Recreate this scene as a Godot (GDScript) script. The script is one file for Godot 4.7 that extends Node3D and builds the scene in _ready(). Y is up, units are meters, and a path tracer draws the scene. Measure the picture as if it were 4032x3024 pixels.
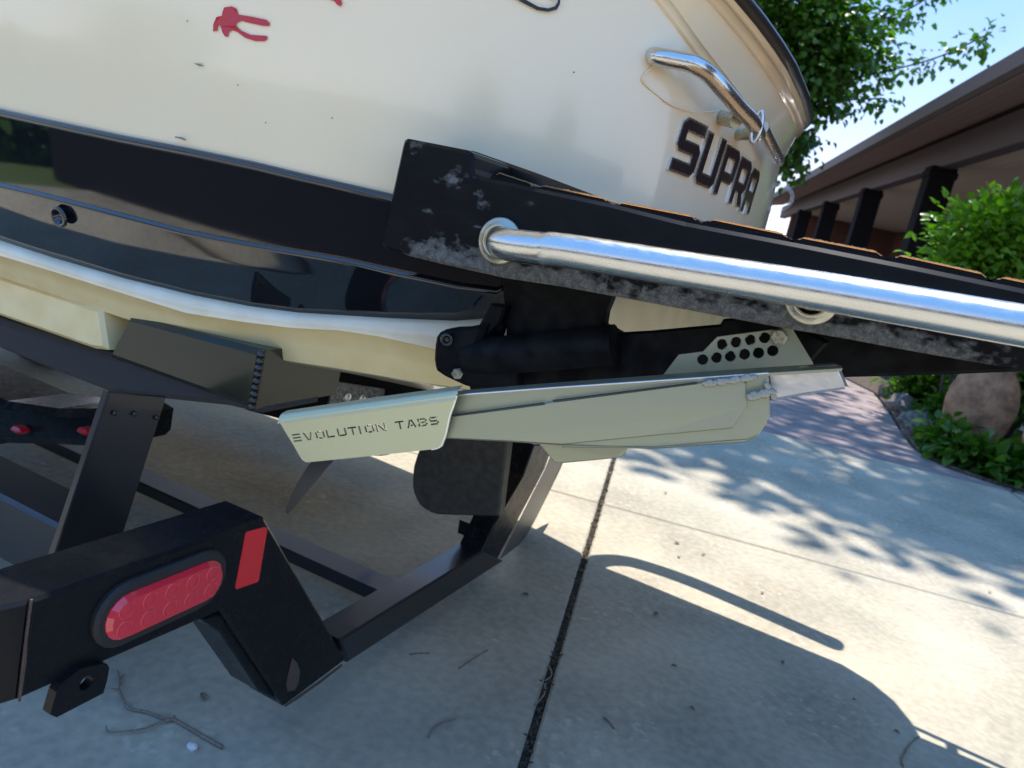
extends Node3D
# The boat's own axes are the scene's: +x runs aft, -z runs across the boat away from the camera, y is up.
# The driveway, the house and the garden are turned by 13.5 degrees to it; uvp() places things in their grid (u across, v away).

const GU := Vector3(0.9724, 0, -0.2334)
const GV := Vector3(-0.2334, 0, -0.9724)
const KEEL_Z := -1.6
const HULL_X := [-4.300, -4.220, -3.900, -3.400, -2.600, -2.000, -1.600, -1.400, -1.200, -1.050, -0.920, -0.820, -0.740, -0.670, -0.610, -0.560, -0.510, -0.465, -0.425, -0.390, -0.360, -0.335, -0.310, -0.285, -0.268, -0.256, -0.248]
const HULL_Z := [-1.600, -1.192, -0.937, -0.820, -0.780, -0.782, -0.789, -0.798, -0.813, -0.829, -0.846, -0.862, -0.877, -0.894, -0.912, -0.929, -0.950, -0.973, -0.996, -1.021, -1.046, -1.072, -1.119, -1.215, -1.308, -1.409, -1.600]
const HULL_NX := [-1.000, -0.871, -0.349, -0.138, -0.019, 0.016, 0.030, 0.059, 0.093, 0.114, 0.143, 0.175, 0.203, 0.261, 0.312, 0.359, 0.418, 0.472, 0.537, 0.623, 0.658, 0.796, 0.938, 0.979, 0.989, 0.996, 1.000]
const HULL_NZ := [0.001, 0.491, 0.937, 0.990, 1.000, 1.000, 1.000, 0.998, 0.996, 0.993, 0.990, 0.985, 0.979, 0.965, 0.950, 0.933, 0.908, 0.881, 0.843, 0.782, 0.753, 0.605, 0.345, 0.202, 0.149, 0.091, 0.003]
const HULL_STRIPE_TOP := [0.900, 0.900, 0.900, 0.900, 0.900, 0.899, 0.899, 0.898, 0.897, 0.897, 0.899, 0.899, 0.897, 0.896, 0.895, 0.895, 0.895, 0.895, 0.895, 0.895, 0.895, 0.895, 0.895, 0.895, 0.895, 0.895, 0.895]
const HULL_CREASE := [0.769, 0.769, 0.770, 0.770, 0.771, 0.773, 0.776, 0.777, 0.781, 0.780, 0.779, 0.783, 0.788, 0.792, 0.792, 0.792, 0.792, 0.796, 0.833, 0.867, 0.887, 0.887, 0.887, 0.887, 0.887, 0.887, 0.887]
const HULL_STRIPE_LOW := [0.698, 0.697, 0.697, 0.696, 0.695, 0.693, 0.688, 0.686, 0.681, 0.680, 0.683, 0.689, 0.698, 0.710, 0.720, 0.729, 0.738, 0.752, 0.807, 0.856, 0.884, 0.884, 0.884, 0.884, 0.884, 0.884, 0.884]
const HULL_CHINE := [0.662, 0.662, 0.662, 0.662, 0.662, 0.662, 0.662, 0.662, 0.662, 0.659, 0.656, 0.666, 0.676, 0.689, 0.694, 0.694, 0.694, 0.694, 0.694, 0.694, 0.694, 0.694, 0.694, 0.694, 0.694, 0.694, 0.694]
const HULL_EDGE := [0.626, 0.625, 0.625, 0.625, 0.624, 0.623, 0.621, 0.621, 0.618, 0.614, 0.614, 0.613, 0.621, 0.628, 0.632, 0.635, 0.638, 0.640, 0.640, 0.640, 0.640, 0.640, 0.640, 0.640, 0.640, 0.640, 0.640]
const HULL_SHEER := [1.260, 1.258, 1.257, 1.255, 1.252, 1.249, 1.248, 1.247, 1.246, 1.246, 1.245, 1.242, 1.240, 1.237, 1.235, 1.231, 1.226, 1.222, 1.217, 1.214, 1.210, 1.189, 1.166, 1.147, 1.133, 1.121, 1.118]
const HULL_RAIL := [1.360, 1.357, 1.353, 1.349, 1.343, 1.339, 1.335, 1.334, 1.332, 1.331, 1.330, 1.322, 1.314, 1.307, 1.301, 1.294, 1.287, 1.280, 1.273, 1.267, 1.262, 1.254, 1.244, 1.234, 1.227, 1.222, 1.216]

var M := {}
var rng := RandomNumberGenerator.new()
var taken := {}


func _ready() -> void:
	rng.seed = 20240611
	# ---- camera
	var cam := Camera3D.new()
	cam.name = "camera"
	cam.fov = 52.8
	cam.near = 0.02
	cam.far = 900.0
	cam.transform = Transform3D(Basis(Vector3(0.88350, 0.20337, -0.42198), Vector3(-0.27085, 0.95677, -0.10596), Vector3(0.38219, 0.20791, 0.90039)), Vector3(0, 0.9, 0))
	var lens := CameraAttributesPhysical.new()
	lens.frustum_focal_length = 24.17
	lens.exposure_aperture = 8.0
	lens.frustum_focus_distance = 0.95
	cam.attributes = lens
	add_child(cam)
	# ---- sky, exposure
	var env := Environment.new()
	env.background_mode = Environment.BG_SKY
	var sky := Sky.new()
	var sm := ProceduralSkyMaterial.new()
	sm.sky_top_color = Color(0.365, 0.56, 0.81)
	sm.sky_horizon_color = Color(0.9, 0.88, 0.86)
	sm.sky_curve = 0.105
	sm.ground_bottom_color = Color(0.3, 0.3, 0.27)
	sm.ground_horizon_color = Color(0.5, 0.55, 0.55)
	sm.sky_energy_multiplier = 1.0
	sm.sky_cover = cloud_cover()
	sm.sky_cover_modulate = Color(1, 1, 1, 0.14)
	sky.sky_material = sm
	env.sky = sky
	env.background_energy_multiplier = 0.86
	env.tonemap_mode = Environment.TONE_MAPPER_LINEAR
	env.tonemap_exposure = 2.85
	env.sdfgi_enabled = true
	env.ssao_enabled = true
	env.ssil_enabled = true
	var world := WorldEnvironment.new()
	world.name = "world_environment"
	world.environment = env
	add_child(world)
	# ---- sun
	var sun := DirectionalLight3D.new()
	sun.name = "sun"
	sun.light_energy = 0.73
	sun.light_color = Color(1.0, 0.975, 0.95)
	sun.light_angular_distance = 0.53
	sun.shadow_enabled = true
	sun.basis = Basis.looking_at(Vector3(0.05, -0.9, 0.26), Vector3(0, 0, 1))
	add_child(sun)

	make_materials()
	build_ground()
	build_house()
	build_trees()
	build_boat()
	build_trailer()
	build_garden()
	build_litter()


# ------------------------------------------------------------------ helpers

func uvp(u: float, y: float, v: float) -> Vector3:
	return GU * u + GV * v + Vector3(0, y, 0)


func numbered(called: String) -> String:
	var k: int = taken.get(called, 0)
	taken[called] = k + 1
	return called if k == 0 else "%s_%03d" % [called, k]


func thing(called: String, label: String, category: String, at := Vector3.ZERO, group := "") -> Node3D:
	var o := Node3D.new()
	o.name = numbered(called)
	o.position = at
	add_child(o)
	tag(o, label, category, group)
	return o


func tag(o: Node3D, label: String, category: String, group := "") -> void:
	o.set_meta("label", label)
	o.set_meta("category", category)
	if group != "":
		o.set_meta("group", group)


func structure(called: String) -> Node3D:
	var o := Node3D.new()
	o.name = numbered(called)
	o.set_meta("kind", "structure")
	add_child(o)
	return o


func mb() -> SurfaceTool:
	var st := SurfaceTool.new()
	st.begin(Mesh.PRIMITIVE_TRIANGLES)
	return st


func obj(called: String, st: SurfaceTool, m: Material, parent: Node3D) -> MeshInstance3D:
	st.generate_normals()
	return put(called, st.commit(), m, parent)


func put(called: String, mesh: Mesh, m: Material, parent: Node3D) -> MeshInstance3D:
	var o := MeshInstance3D.new()
	o.mesh = mesh
	o.material_override = m
	o.name = called if parent != self else numbered(called)
	parent.add_child(o, true)
	# vertices are given in the scene's axes; take out where the parent stands
	var p: Node = parent
	var xf := Transform3D()
	while p != self and p is Node3D:
		xf = p.transform * xf
		p = p.get_parent()
	o.transform = xf.affine_inverse()
	return o


func lin(r: float, g: float, b: float, a := 1.0) -> Color:
	var c := Color(r, g, b).linear_to_srgb()
	c.a = a
	return c


func mat(r: float, g: float, b: float, rough := 0.6, metal := 0.0, coat := 0.0) -> StandardMaterial3D:
	var m := StandardMaterial3D.new()
	m.albedo_color = lin(r, g, b)
	m.roughness = rough
	m.metallic = metal
	if coat > 0.0:
		m.clearcoat_enabled = true
		m.clearcoat = coat
		m.clearcoat_roughness = 0.04
	return m


func tri(st: SurfaceTool, a: Vector3, b: Vector3, c: Vector3, n: Vector3, uvf = null) -> void:
	if (a - c).cross(a - b).dot(n) < 0.0:
		var t := b
		b = c
		c = t
	for p in [a, b, c]:
		if uvf != null:
			var d: Vector3 = p - uvf[0]
			st.set_uv(Vector2(d.dot(uvf[1]), d.dot(uvf[2])))
		st.add_vertex(p)


func quad(st: SurfaceTool, a: Vector3, b: Vector3, c: Vector3, d: Vector3, n: Vector3, uvf = null) -> void:
	tri(st, a, b, c, n, uvf)
	tri(st, a, c, d, n, uvf)


func newell(pts: Array) -> Vector3:
	var n := Vector3.ZERO
	for i in pts.size():
		var a: Vector3 = pts[i]
		var b: Vector3 = pts[(i + 1) % pts.size()]
		n += (a - b).cross(a + b) * 0.5
	return n.normalized()


# A flat plate: outline, the way its thickness runs, and a chamfer of its front edge.
func plate(st: SurfaceTool, outline: Array, depth: Vector3, bevel := 0.0, uvf = null) -> void:
	var pts: Array = outline.duplicate()
	var n := newell(pts)
	if n.dot(depth) > 0.0:
		n = -n
	var up := Vector3.UP if absf(n.y) < 0.9 else Vector3(0, 0, -1)
	var ux := up.cross(n).normalized()
	var uy := n.cross(ux).normalized()
	var o: Vector3 = pts[0]
	var flat := PackedVector2Array()
	for p in pts:
		flat.append(Vector2((p - o).dot(ux), (p - o).dot(uy)))
	if Geometry2D.is_polygon_clockwise(flat):
		pts.reverse()
		flat.reverse()
	var inner: Array = []
	var k := pts.size()
	st.set_smooth_group(-1)
	for i in k:
		if bevel <= 0.0:
			inner.append(pts[i])
			continue
		var e0 := (flat[i] - flat[(i + k - 1) % k]).normalized()
		var e1 := (flat[(i + 1) % k] - flat[i]).normalized()
		var n0 := Vector2(-e0.y, e0.x)
		var n1 := Vector2(-e1.y, e1.x)
		var m := n0 + n1
		m = m / maxf(0.35, 1.0 + n0.dot(n1))
		inner.append(pts[i] + (ux * m.x + uy * m.y) * bevel)
	var back: Array = []
	var front: Array = []
	for p in pts:
		back.append(p + depth)
		front.append(p + depth.normalized() * bevel)
	var ids := Geometry2D.triangulate_polygon(flat)
	for i in range(0, ids.size(), 3):
		tri(st, inner[ids[i]], inner[ids[i + 1]], inner[ids[i + 2]], n, uvf)
		tri(st, back[ids[i]], back[ids[i + 1]], back[ids[i + 2]], -n, uvf)
	for i in k:
		var j := (i + 1) % k
		var e := flat[j] - flat[i]
		var out := ux * e.y - uy * e.x
		if bevel > 0.0:
			quad(st, inner[i], inner[j], front[j], front[i], out.normalized() + n, uvf)
		quad(st, front[i], front[j], back[j], back[i], out, uvf)


# A plate with openings. at(x, y) = o + ux x + uy y; the plate is sliced at the openings' middles, so that no slice has a hole.
func cut_plate(st: SurfaceTool, outline: PackedVector2Array, holes: Array, o: Vector3, ux: Vector3, uy: Vector3, depth: Vector3) -> void:
	var cuts: Array[float] = []
	var lo := 1e9
	var hi := -1e9
	for p in outline:
		lo = minf(lo, p.x)
		hi = maxf(hi, p.x)
	for h in holes:
		var c := 0.0
		for p in h:
			c += p.x
		cuts.append(c / h.size())
	cuts.append(lo - 0.01)
	cuts.append(hi + 0.01)
	cuts.sort()
	var n := -depth.normalized()
	st.set_smooth_group(-1)
	for i in cuts.size() - 1:
		var a: float = cuts[i]
		var b: float = cuts[i + 1]
		if b - a < 1e-5:
			continue
		var strip := PackedVector2Array([Vector2(a, -9), Vector2(b, -9), Vector2(b, 9), Vector2(a, 9)])
		var pieces := Geometry2D.intersect_polygons(outline, strip)
		for h in holes:
			var next: Array[PackedVector2Array] = []
			for piece in pieces:
				next.append_array(Geometry2D.clip_polygons(piece, h))
			pieces = next
		for piece in pieces:
			var ids := Geometry2D.triangulate_polygon(piece)
			var v: Array = []
			for p in piece:
				v.append(o + ux * p.x + uy * p.y)
			for k in range(0, ids.size(), 3):
				tri(st, v[ids[k]], v[ids[k + 1]], v[ids[k + 2]], n)
				tri(st, v[ids[k]] + depth, v[ids[k + 1]] + depth, v[ids[k + 2]] + depth, -n)
			var cw := Geometry2D.is_polygon_clockwise(piece)
			for k in piece.size():
				var j := (k + 1) % piece.size()
				var p := piece[k]
				var q := piece[j]
				if (absf(p.x - a) < 1e-4 and absf(q.x - a) < 1e-4) or (absf(p.x - b) < 1e-4 and absf(q.x - b) < 1e-4):
					continue
				var e := q - p
				var out := (ux * e.y - uy * e.x) * (-1.0 if cw else 1.0)
				quad(st, v[k], v[j], v[j] + depth, v[k] + depth, out)


func box(st: SurfaceTool, c: Vector3, size: Vector3, b := Basis(), bevel := 0.0) -> void:
	var h := size * 0.5
	var e := minf(bevel, minf(h.x, minf(h.y, h.z)) * 0.9)
	st.set_smooth_group(-1)
	var at := func(v: Vector3) -> Vector3: return c + b * v
	for axis in 3:
		var i := (axis + 1) % 3
		var j := (axis + 2) % 3
		for s in [-1.0, 1.0]:
			var n := Vector3.ZERO
			n[axis] = s
			var p: Array = []
			for t in [[-1, -1], [1, -1], [1, 1], [-1, 1]]:
				var v := Vector3.ZERO
				v[axis] = h[axis] * s
				v[i] = (h[i] - e) * t[0]
				v[j] = (h[j] - e) * t[1]
				p.append(c + b * v)
			quad(st, p[0], p[1], p[2], p[3], b * n)
	if e <= 0.0:
		return
	for axis in 3:
		var i := (axis + 1) % 3
		var j := (axis + 2) % 3
		for s in [-1.0, 1.0]:
			for t in [-1.0, 1.0]:
				var p: Array = []
				for w in [[-1, 0], [1, 0], [1, 1], [-1, 1]]:
					var v := Vector3.ZERO
					v[axis] = (h[axis] - e) * w[0]
					v[i] = (h[i] - (e if w[1] == 0 else 0.0)) * s
					v[j] = (h[j] - (e if w[1] == 1 else 0.0)) * t
					p.append(c + b * v)
				var n := Vector3.ZERO
				n[i] = s
				n[j] = t
				quad(st, p[0], p[1], p[2], p[3], b * n)
	for x in [-1.0, 1.0]:
		for y in [-1.0, 1.0]:
			for z in [-1.0, 1.0]:
				var s := Vector3(x, y, z)
				tri(st, c + b * (s * Vector3(h.x, h.y - e, h.z - e)), c + b * (s * Vector3(h.x - e, h.y, h.z - e)), c + b * (s * Vector3(h.x - e, h.y - e, h.z)), b * s)


func smooth_path(pts: Array, steps := 6) -> Array:
	var out: Array = []
	var k := pts.size()
	for i in k - 1:
		var a: Vector3 = pts[maxi(i - 1, 0)]
		var b: Vector3 = pts[i]
		var c: Vector3 = pts[i + 1]
		var d: Vector3 = pts[mini(i + 2, k - 1)]
		for s in steps:
			out.append(b.cubic_interpolate(c, a, d, float(s) / steps))
	out.append(pts[k - 1])
	return out


# A round bar along a path; radius may be a number or one per point.
func tube(st: SurfaceTool, path: Array, radius, sides := 12, cap := true) -> void:
	var rings: Array = []
	var side := Vector3.ZERO
	var k := path.size()
	for i in k:
		var a: Vector3 = path[maxi(i - 1, 0)]
		var b: Vector3 = path[mini(i + 1, k - 1)]
		var dir := (b - a).normalized()
		if i == 0:
			side = dir.cross(Vector3.UP if absf(dir.y) < 0.9 else Vector3.RIGHT).normalized()
		else:
			side = (side - dir * side.dot(dir)).normalized()
		var up := dir.cross(side)
		var r: float = radius[i] if radius is Array else radius
		var ring := PackedVector3Array()
		for s in sides:
			var t := TAU * s / sides
			ring.append(path[i] + (side * cos(t) + up * sin(t)) * r)
		rings.append(ring)
	st.set_smooth_group(0)
	for i in k - 1:
		for s in sides:
			var t := (s + 1) % sides
			var mid: Vector3 = (rings[i][s] + rings[i][t]) * 0.5 - path[i]
			st.set_uv(Vector2.ZERO)
			quad(st, rings[i][s], rings[i][t], rings[i + 1][t], rings[i + 1][s], mid)
	if cap:
		st.set_smooth_group(-1)
		for s in range(1, sides - 1):
			tri(st, rings[0][0], rings[0][s], rings[0][s + 1], path[0] - path[1])
			tri(st, rings[k - 1][0], rings[k - 1][s], rings[k - 1][s + 1], path[k - 1] - path[k - 2])


# Rows of points joined into a smooth skin. out(p) gives the outer side.
func loft(st: SurfaceTool, rows: Array, out: Callable, closed := false, group := 0) -> void:
	st.set_smooth_group(group)
	for i in rows.size() - 1:
		var k: int = rows[i].size()
		for j in (k if closed else k - 1):
			var t := (j + 1) % k
			var a: Vector3 = rows[i][j]
			var b: Vector3 = rows[i][t]
			var c: Vector3 = rows[i + 1][t]
			var d: Vector3 = rows[i + 1][j]
			quad(st, a, b, c, d, out.call((a + c) * 0.5))


func lathe(st: SurfaceTool, profile: Array, xf: Transform3D, sides := 24, wobble := 0.0) -> void:
	var rows: Array = []
	for p in profile:
		var ring := PackedVector3Array()
		for s in sides:
			var t := TAU * s / sides
			var r: float = p.x * (1.0 + wobble * sin(3.0 * t + p.y * 9.0))
			ring.append(xf * Vector3(cos(t) * r, p.y, sin(t) * r))
		rows.append(ring)
	var axis := xf.basis.y.normalized()
	st.set_smooth_group(0)
	for i in rows.size() - 1:
		var dr: float = profile[i + 1].x - profile[i].x
		var dy: float = profile[i + 1].y - profile[i].y
		for s in sides:
			var t := (s + 1) % sides
			var mid: Vector3 = (rows[i][s] + rows[i + 1][t]) * 0.5 - xf.origin
			mid -= axis * mid.dot(axis)
			quad(st, rows[i][s], rows[i][t], rows[i + 1][t], rows[i + 1][s], mid.normalized() * dy - axis * dr)


# A disc or ring-shaped fitting whose axis runs along n.
func facing(at: Vector3, n: Vector3, spin := 0.0) -> Transform3D:
	n = n.normalized()
	var x := (Vector3.UP if absf(n.y) < 0.9 else Vector3.RIGHT).cross(n).normalized()
	return Transform3D(Basis(x, n, x.cross(n)) * Basis(Vector3.UP, spin), at)


func hexagon(st: SurfaceTool, at: Vector3, n: Vector3, r: float, h: float) -> void:
	var xf := facing(at, n, 0.3)
	var a: Array = []
	for s in 6:
		a.append(xf * Vector3(cos(TAU * s / 6) * r, h, sin(TAU * s / 6) * r))
	plate(st, a, -n.normalized() * h, r * 0.12)


func lump(st: SurfaceTool, at: Vector3, size: Vector3, seedling: int, rough := 0.16, detail := 7) -> void:
	var noise := FastNoiseLite.new()
	noise.seed = seedling
	noise.frequency = 0.9
	var rows: Array = []
	for i in detail + 1:
		var row := PackedVector3Array()
		var lat := PI * i / detail - PI / 2
		for j in detail * 2:
			var lon := TAU * j / (detail * 2)
			var d := Vector3(cos(lat) * cos(lon), sin(lat), cos(lat) * sin(lon))
			row.append(at + d * size * (1.0 + rough * 2.0 * noise.get_noise_3dv(d * 1.6)))
		rows.append(row)
	loft(st, rows, func(p: Vector3) -> Vector3: return p - at, true)


func noise_image(size: int, frequency: float, octaves: int, seedling: int, kind := FastNoiseLite.TYPE_SIMPLEX_SMOOTH) -> PackedByteArray:
	var n := FastNoiseLite.new()
	n.noise_type = kind
	n.frequency = frequency
	n.fractal_octaves = octaves
	n.seed = seedling
	var im := n.get_seamless_image(size, size)
	im.convert(Image.FORMAT_L8)
	return im.get_data()


func to_byte(x: float) -> int:
	return int(clampf(pow(maxf(x, 0.0), 1.0 / 2.2), 0.0, 1.0) * 255.0)


func cloud_cover() -> ImageTexture:
	var n := FastNoiseLite.new()
	n.frequency = 0.012
	n.fractal_octaves = 5
	n.domain_warp_enabled = true
	n.domain_warp_amplitude = 40.0
	var raw := n.get_seamless_image(512, 256)
	raw.convert(Image.FORMAT_L8)
	var d := raw.get_data()
	var b := PackedByteArray()
	b.resize(d.size() * 4)
	for i in d.size():
		var a := clampf((d[i] / 255.0 - 0.56) * 2.2, 0.0, 1.0)
		b[i * 4] = 235
		b[i * 4 + 1] = 242
		b[i * 4 + 2] = 250
		b[i * 4 + 3] = int(a * 140.0)
	return ImageTexture.create_from_image(Image.create_from_data(512, 256, false, Image.FORMAT_RGBA8, b))


func grain(size: int, frequency: float, seedling: int, octaves := 4, least := 0) -> ImageTexture:
	var d := noise_image(size, frequency, octaves, seedling)
	for i in d.size():
		d[i] = least + d[i] * (255 - least) / 255
	return ImageTexture.create_from_image(Image.create_from_data(size, size, false, Image.FORMAT_L8, d))


# Colour between two tones by noise, as an sRGB picture.
func mottled(size: int, frequency: float, seedling: int, a: Vector3, b: Vector3, octaves := 5, contrast := 1.6) -> ImageTexture:
	var d := noise_image(size, frequency, octaves, seedling)
	var out := PackedByteArray()
	out.resize(size * size * 3)
	for i in d.size():
		var t := clampf((d[i] / 255.0 - 0.5) * contrast + 0.5, 0.0, 1.0)
		out[i * 3] = to_byte(lerpf(a.x, b.x, t))
		out[i * 3 + 1] = to_byte(lerpf(a.y, b.y, t))
		out[i * 3 + 2] = to_byte(lerpf(a.z, b.z, t))
	return ImageTexture.create_from_image(Image.create_from_data(size, size, false, Image.FORMAT_RGB8, out))


func concrete_picture(size: int) -> ImageTexture:
	var broad := noise_image(size, 0.004, 4, 3)
	var fine := noise_image(size, 0.075, 5, 7)
	var fleck := noise_image(size, 0.06, 3, 11)
	var pit := noise_image(size, 0.13, 2, 19)
	var patch := noise_image(size, 0.006, 3, 23)
	var out := PackedByteArray()
	out.resize(size * size * 3)
	for i in broad.size():
		var v := 1.0 + 0.5 * (broad[i] / 255.0 - 0.5) + 0.34 * (fine[i] / 255.0 - 0.5)
		var f := clampf((fleck[i] / 255.0 - 0.66) * 8.0, 0.0, 1.0) * clampf((patch[i] / 255.0 - 0.56) * 5.0, 0.0, 1.0)
		var p := clampf((pit[i] / 255.0 - 0.8) * 6.0, 0.0, 1.0)
		v = v * (1.0 - 0.14 * p)
		var warm := 0.04 * (patch[i] / 255.0 - 0.5)
		out[i * 3] = to_byte(lerpf(0.44 * v * (1.0 + warm), 0.6, f * 0.65))
		out[i * 3 + 1] = to_byte(lerpf(0.395 * v, 0.55, f * 0.65))
		out[i * 3 + 2] = to_byte(lerpf(0.295 * v * (1.0 - warm), 0.44, f * 0.65))
	return ImageTexture.create_from_image(Image.create_from_data(size, size, false, Image.FORMAT_RGB8, out))


# Black paint of the platform's edge, worn to grey along its foot and in scattered patches. u runs 0.9 m aft, v 0.16 m up.
func platform_picture() -> ImageTexture:
	var w := 1400
	var h := 250
	var big := FastNoiseLite.new()
	big.seed = 5
	big.frequency = 0.03
	big.fractal_octaves = 5
	var small := FastNoiseLite.new()
	small.seed = 9
	small.frequency = 0.09
	small.fractal_octaves = 3
	var patches := [[0.085, 0.108, 0.026, 0.013], [0.125, 0.094, 0.012, 0.016], [0.19, 0.098, 0.007, 0.006], [0.022, 0.137, 0.013, 0.008], [0.055, 0.064, 0.01, 0.003], [0.13, 0.059, 0.016, 0.003]]
	var out := PackedByteArray()
	out.resize(w * h * 3)
	for y in h:
		for x in w:
			var px := 0.9 * x / w
			var py := 0.16 * (h - 1 - y) / h
			var foot := 0.012 + 0.045 * px + 0.004
			var over := py - foot
			var n := big.get_noise_2d(x * 0.7, y) * 1.0 + small.get_noise_2d(x * 0.55, y) * 0.4
			var worn := -1.0
			if px > 0.02:
				var tall := 0.025 if px < 0.15 else (0.01 if px < 0.2 else 0.02)
				var much := smoothstep(0.02, 0.05, px) * (1.0 - smoothstep(0.62, 0.72, px))
				if px > 0.3 and px < 0.34:
					much *= 0.6
				worn = much * (1.15 - over / tall) - 0.42
			for q in patches:
				var d := Vector2((px - q[0]) / q[2], (py - q[1]) / q[3]).length()
				worn = maxf(worn, 0.5 - d * 0.6)
			var t := clampf((worn + n * 0.85 - 0.1) * 1.7, 0.0, 1.0) * (0.62 + 0.38 * clampf(0.5 + 1.4 * small.get_noise_2d(x * 0.6 + 77, y * 0.6), 0.0, 1.0))
			var tone := 0.13 + 0.07 * small.get_noise_2d(x * 2.1, y * 2.1 + 300)
			var base := 0.0045 + 0.004 * maxf(0.0, big.get_noise_2d(x * 0.4 + 900, y))
			out[(y * w + x) * 3] = to_byte(lerpf(base, tone, t))
			out[(y * w + x) * 3 + 1] = to_byte(lerpf(base * 1.1, tone * 1.02, t))
			out[(y * w + x) * 3 + 2] = to_byte(lerpf(base * 1.25, tone * 0.98, t))
	return ImageTexture.create_from_image(Image.create_from_data(w, h, false, Image.FORMAT_RGB8, out))


func tri_map(m: StandardMaterial3D, scale: float, texture: Texture2D) -> StandardMaterial3D:
	m.albedo_texture = texture
	m.albedo_color = Color.WHITE
	m.uv1_triplanar = true
	m.uv1_world_triplanar = true
	m.uv1_scale = Vector3(scale, scale, scale)
	return m


func relief(m: StandardMaterial3D, texture: Texture2D, depth_cm: float, scale := 0.0) -> StandardMaterial3D:
	m.heightmap_enabled = true
	m.heightmap_texture = texture
	m.heightmap_scale = depth_cm
	m.uv1_triplanar = true
	m.uv1_world_triplanar = true
	if scale > 0.0:
		m.uv1_scale = Vector3(scale, scale, scale)
	return m


func brick_picture(w: int, h: int) -> ImageTexture:
	# courses of 0.075 m and bricks of 0.22 m: 9 x 16 to a picture of 1.98 x 1.2 m
	var out := PackedByteArray()
	out.resize(w * h * 3)
	var n := noise_image(w, 0.05, 4, 31)
	for y in h:
		for x in w:
			var row := int(y * 16.0 / h)
			var fy := fposmod(y * 16.0 / h, 1.0)
			var sx := x * 9.0 / w + 0.5 * (row % 2)
			var col := int(sx) % 9
			var fx := fposmod(sx, 1.0)
			var joint := fy < 0.13 or fx < 0.045
			var k := fposmod(sin(row * 12.9 + col * 78.2) * 43758.5, 1.0)
			var g := 0.8 + 0.4 * n[(y % w) * w + x] / 255.0
			var c := Vector3(0.2, 0.062, 0.036).lerp(Vector3(0.12, 0.045, 0.035), k) * g
			if joint:
				c = Vector3(0.2, 0.17, 0.14) * g
			out[(y * w + x) * 3] = to_byte(c.x)
			out[(y * w + x) * 3 + 1] = to_byte(c.y)
			out[(y * w + x) * 3 + 2] = to_byte(c.z)
	return ImageTexture.create_from_image(Image.create_from_data(w, h, false, Image.FORMAT_RGB8, out))


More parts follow.
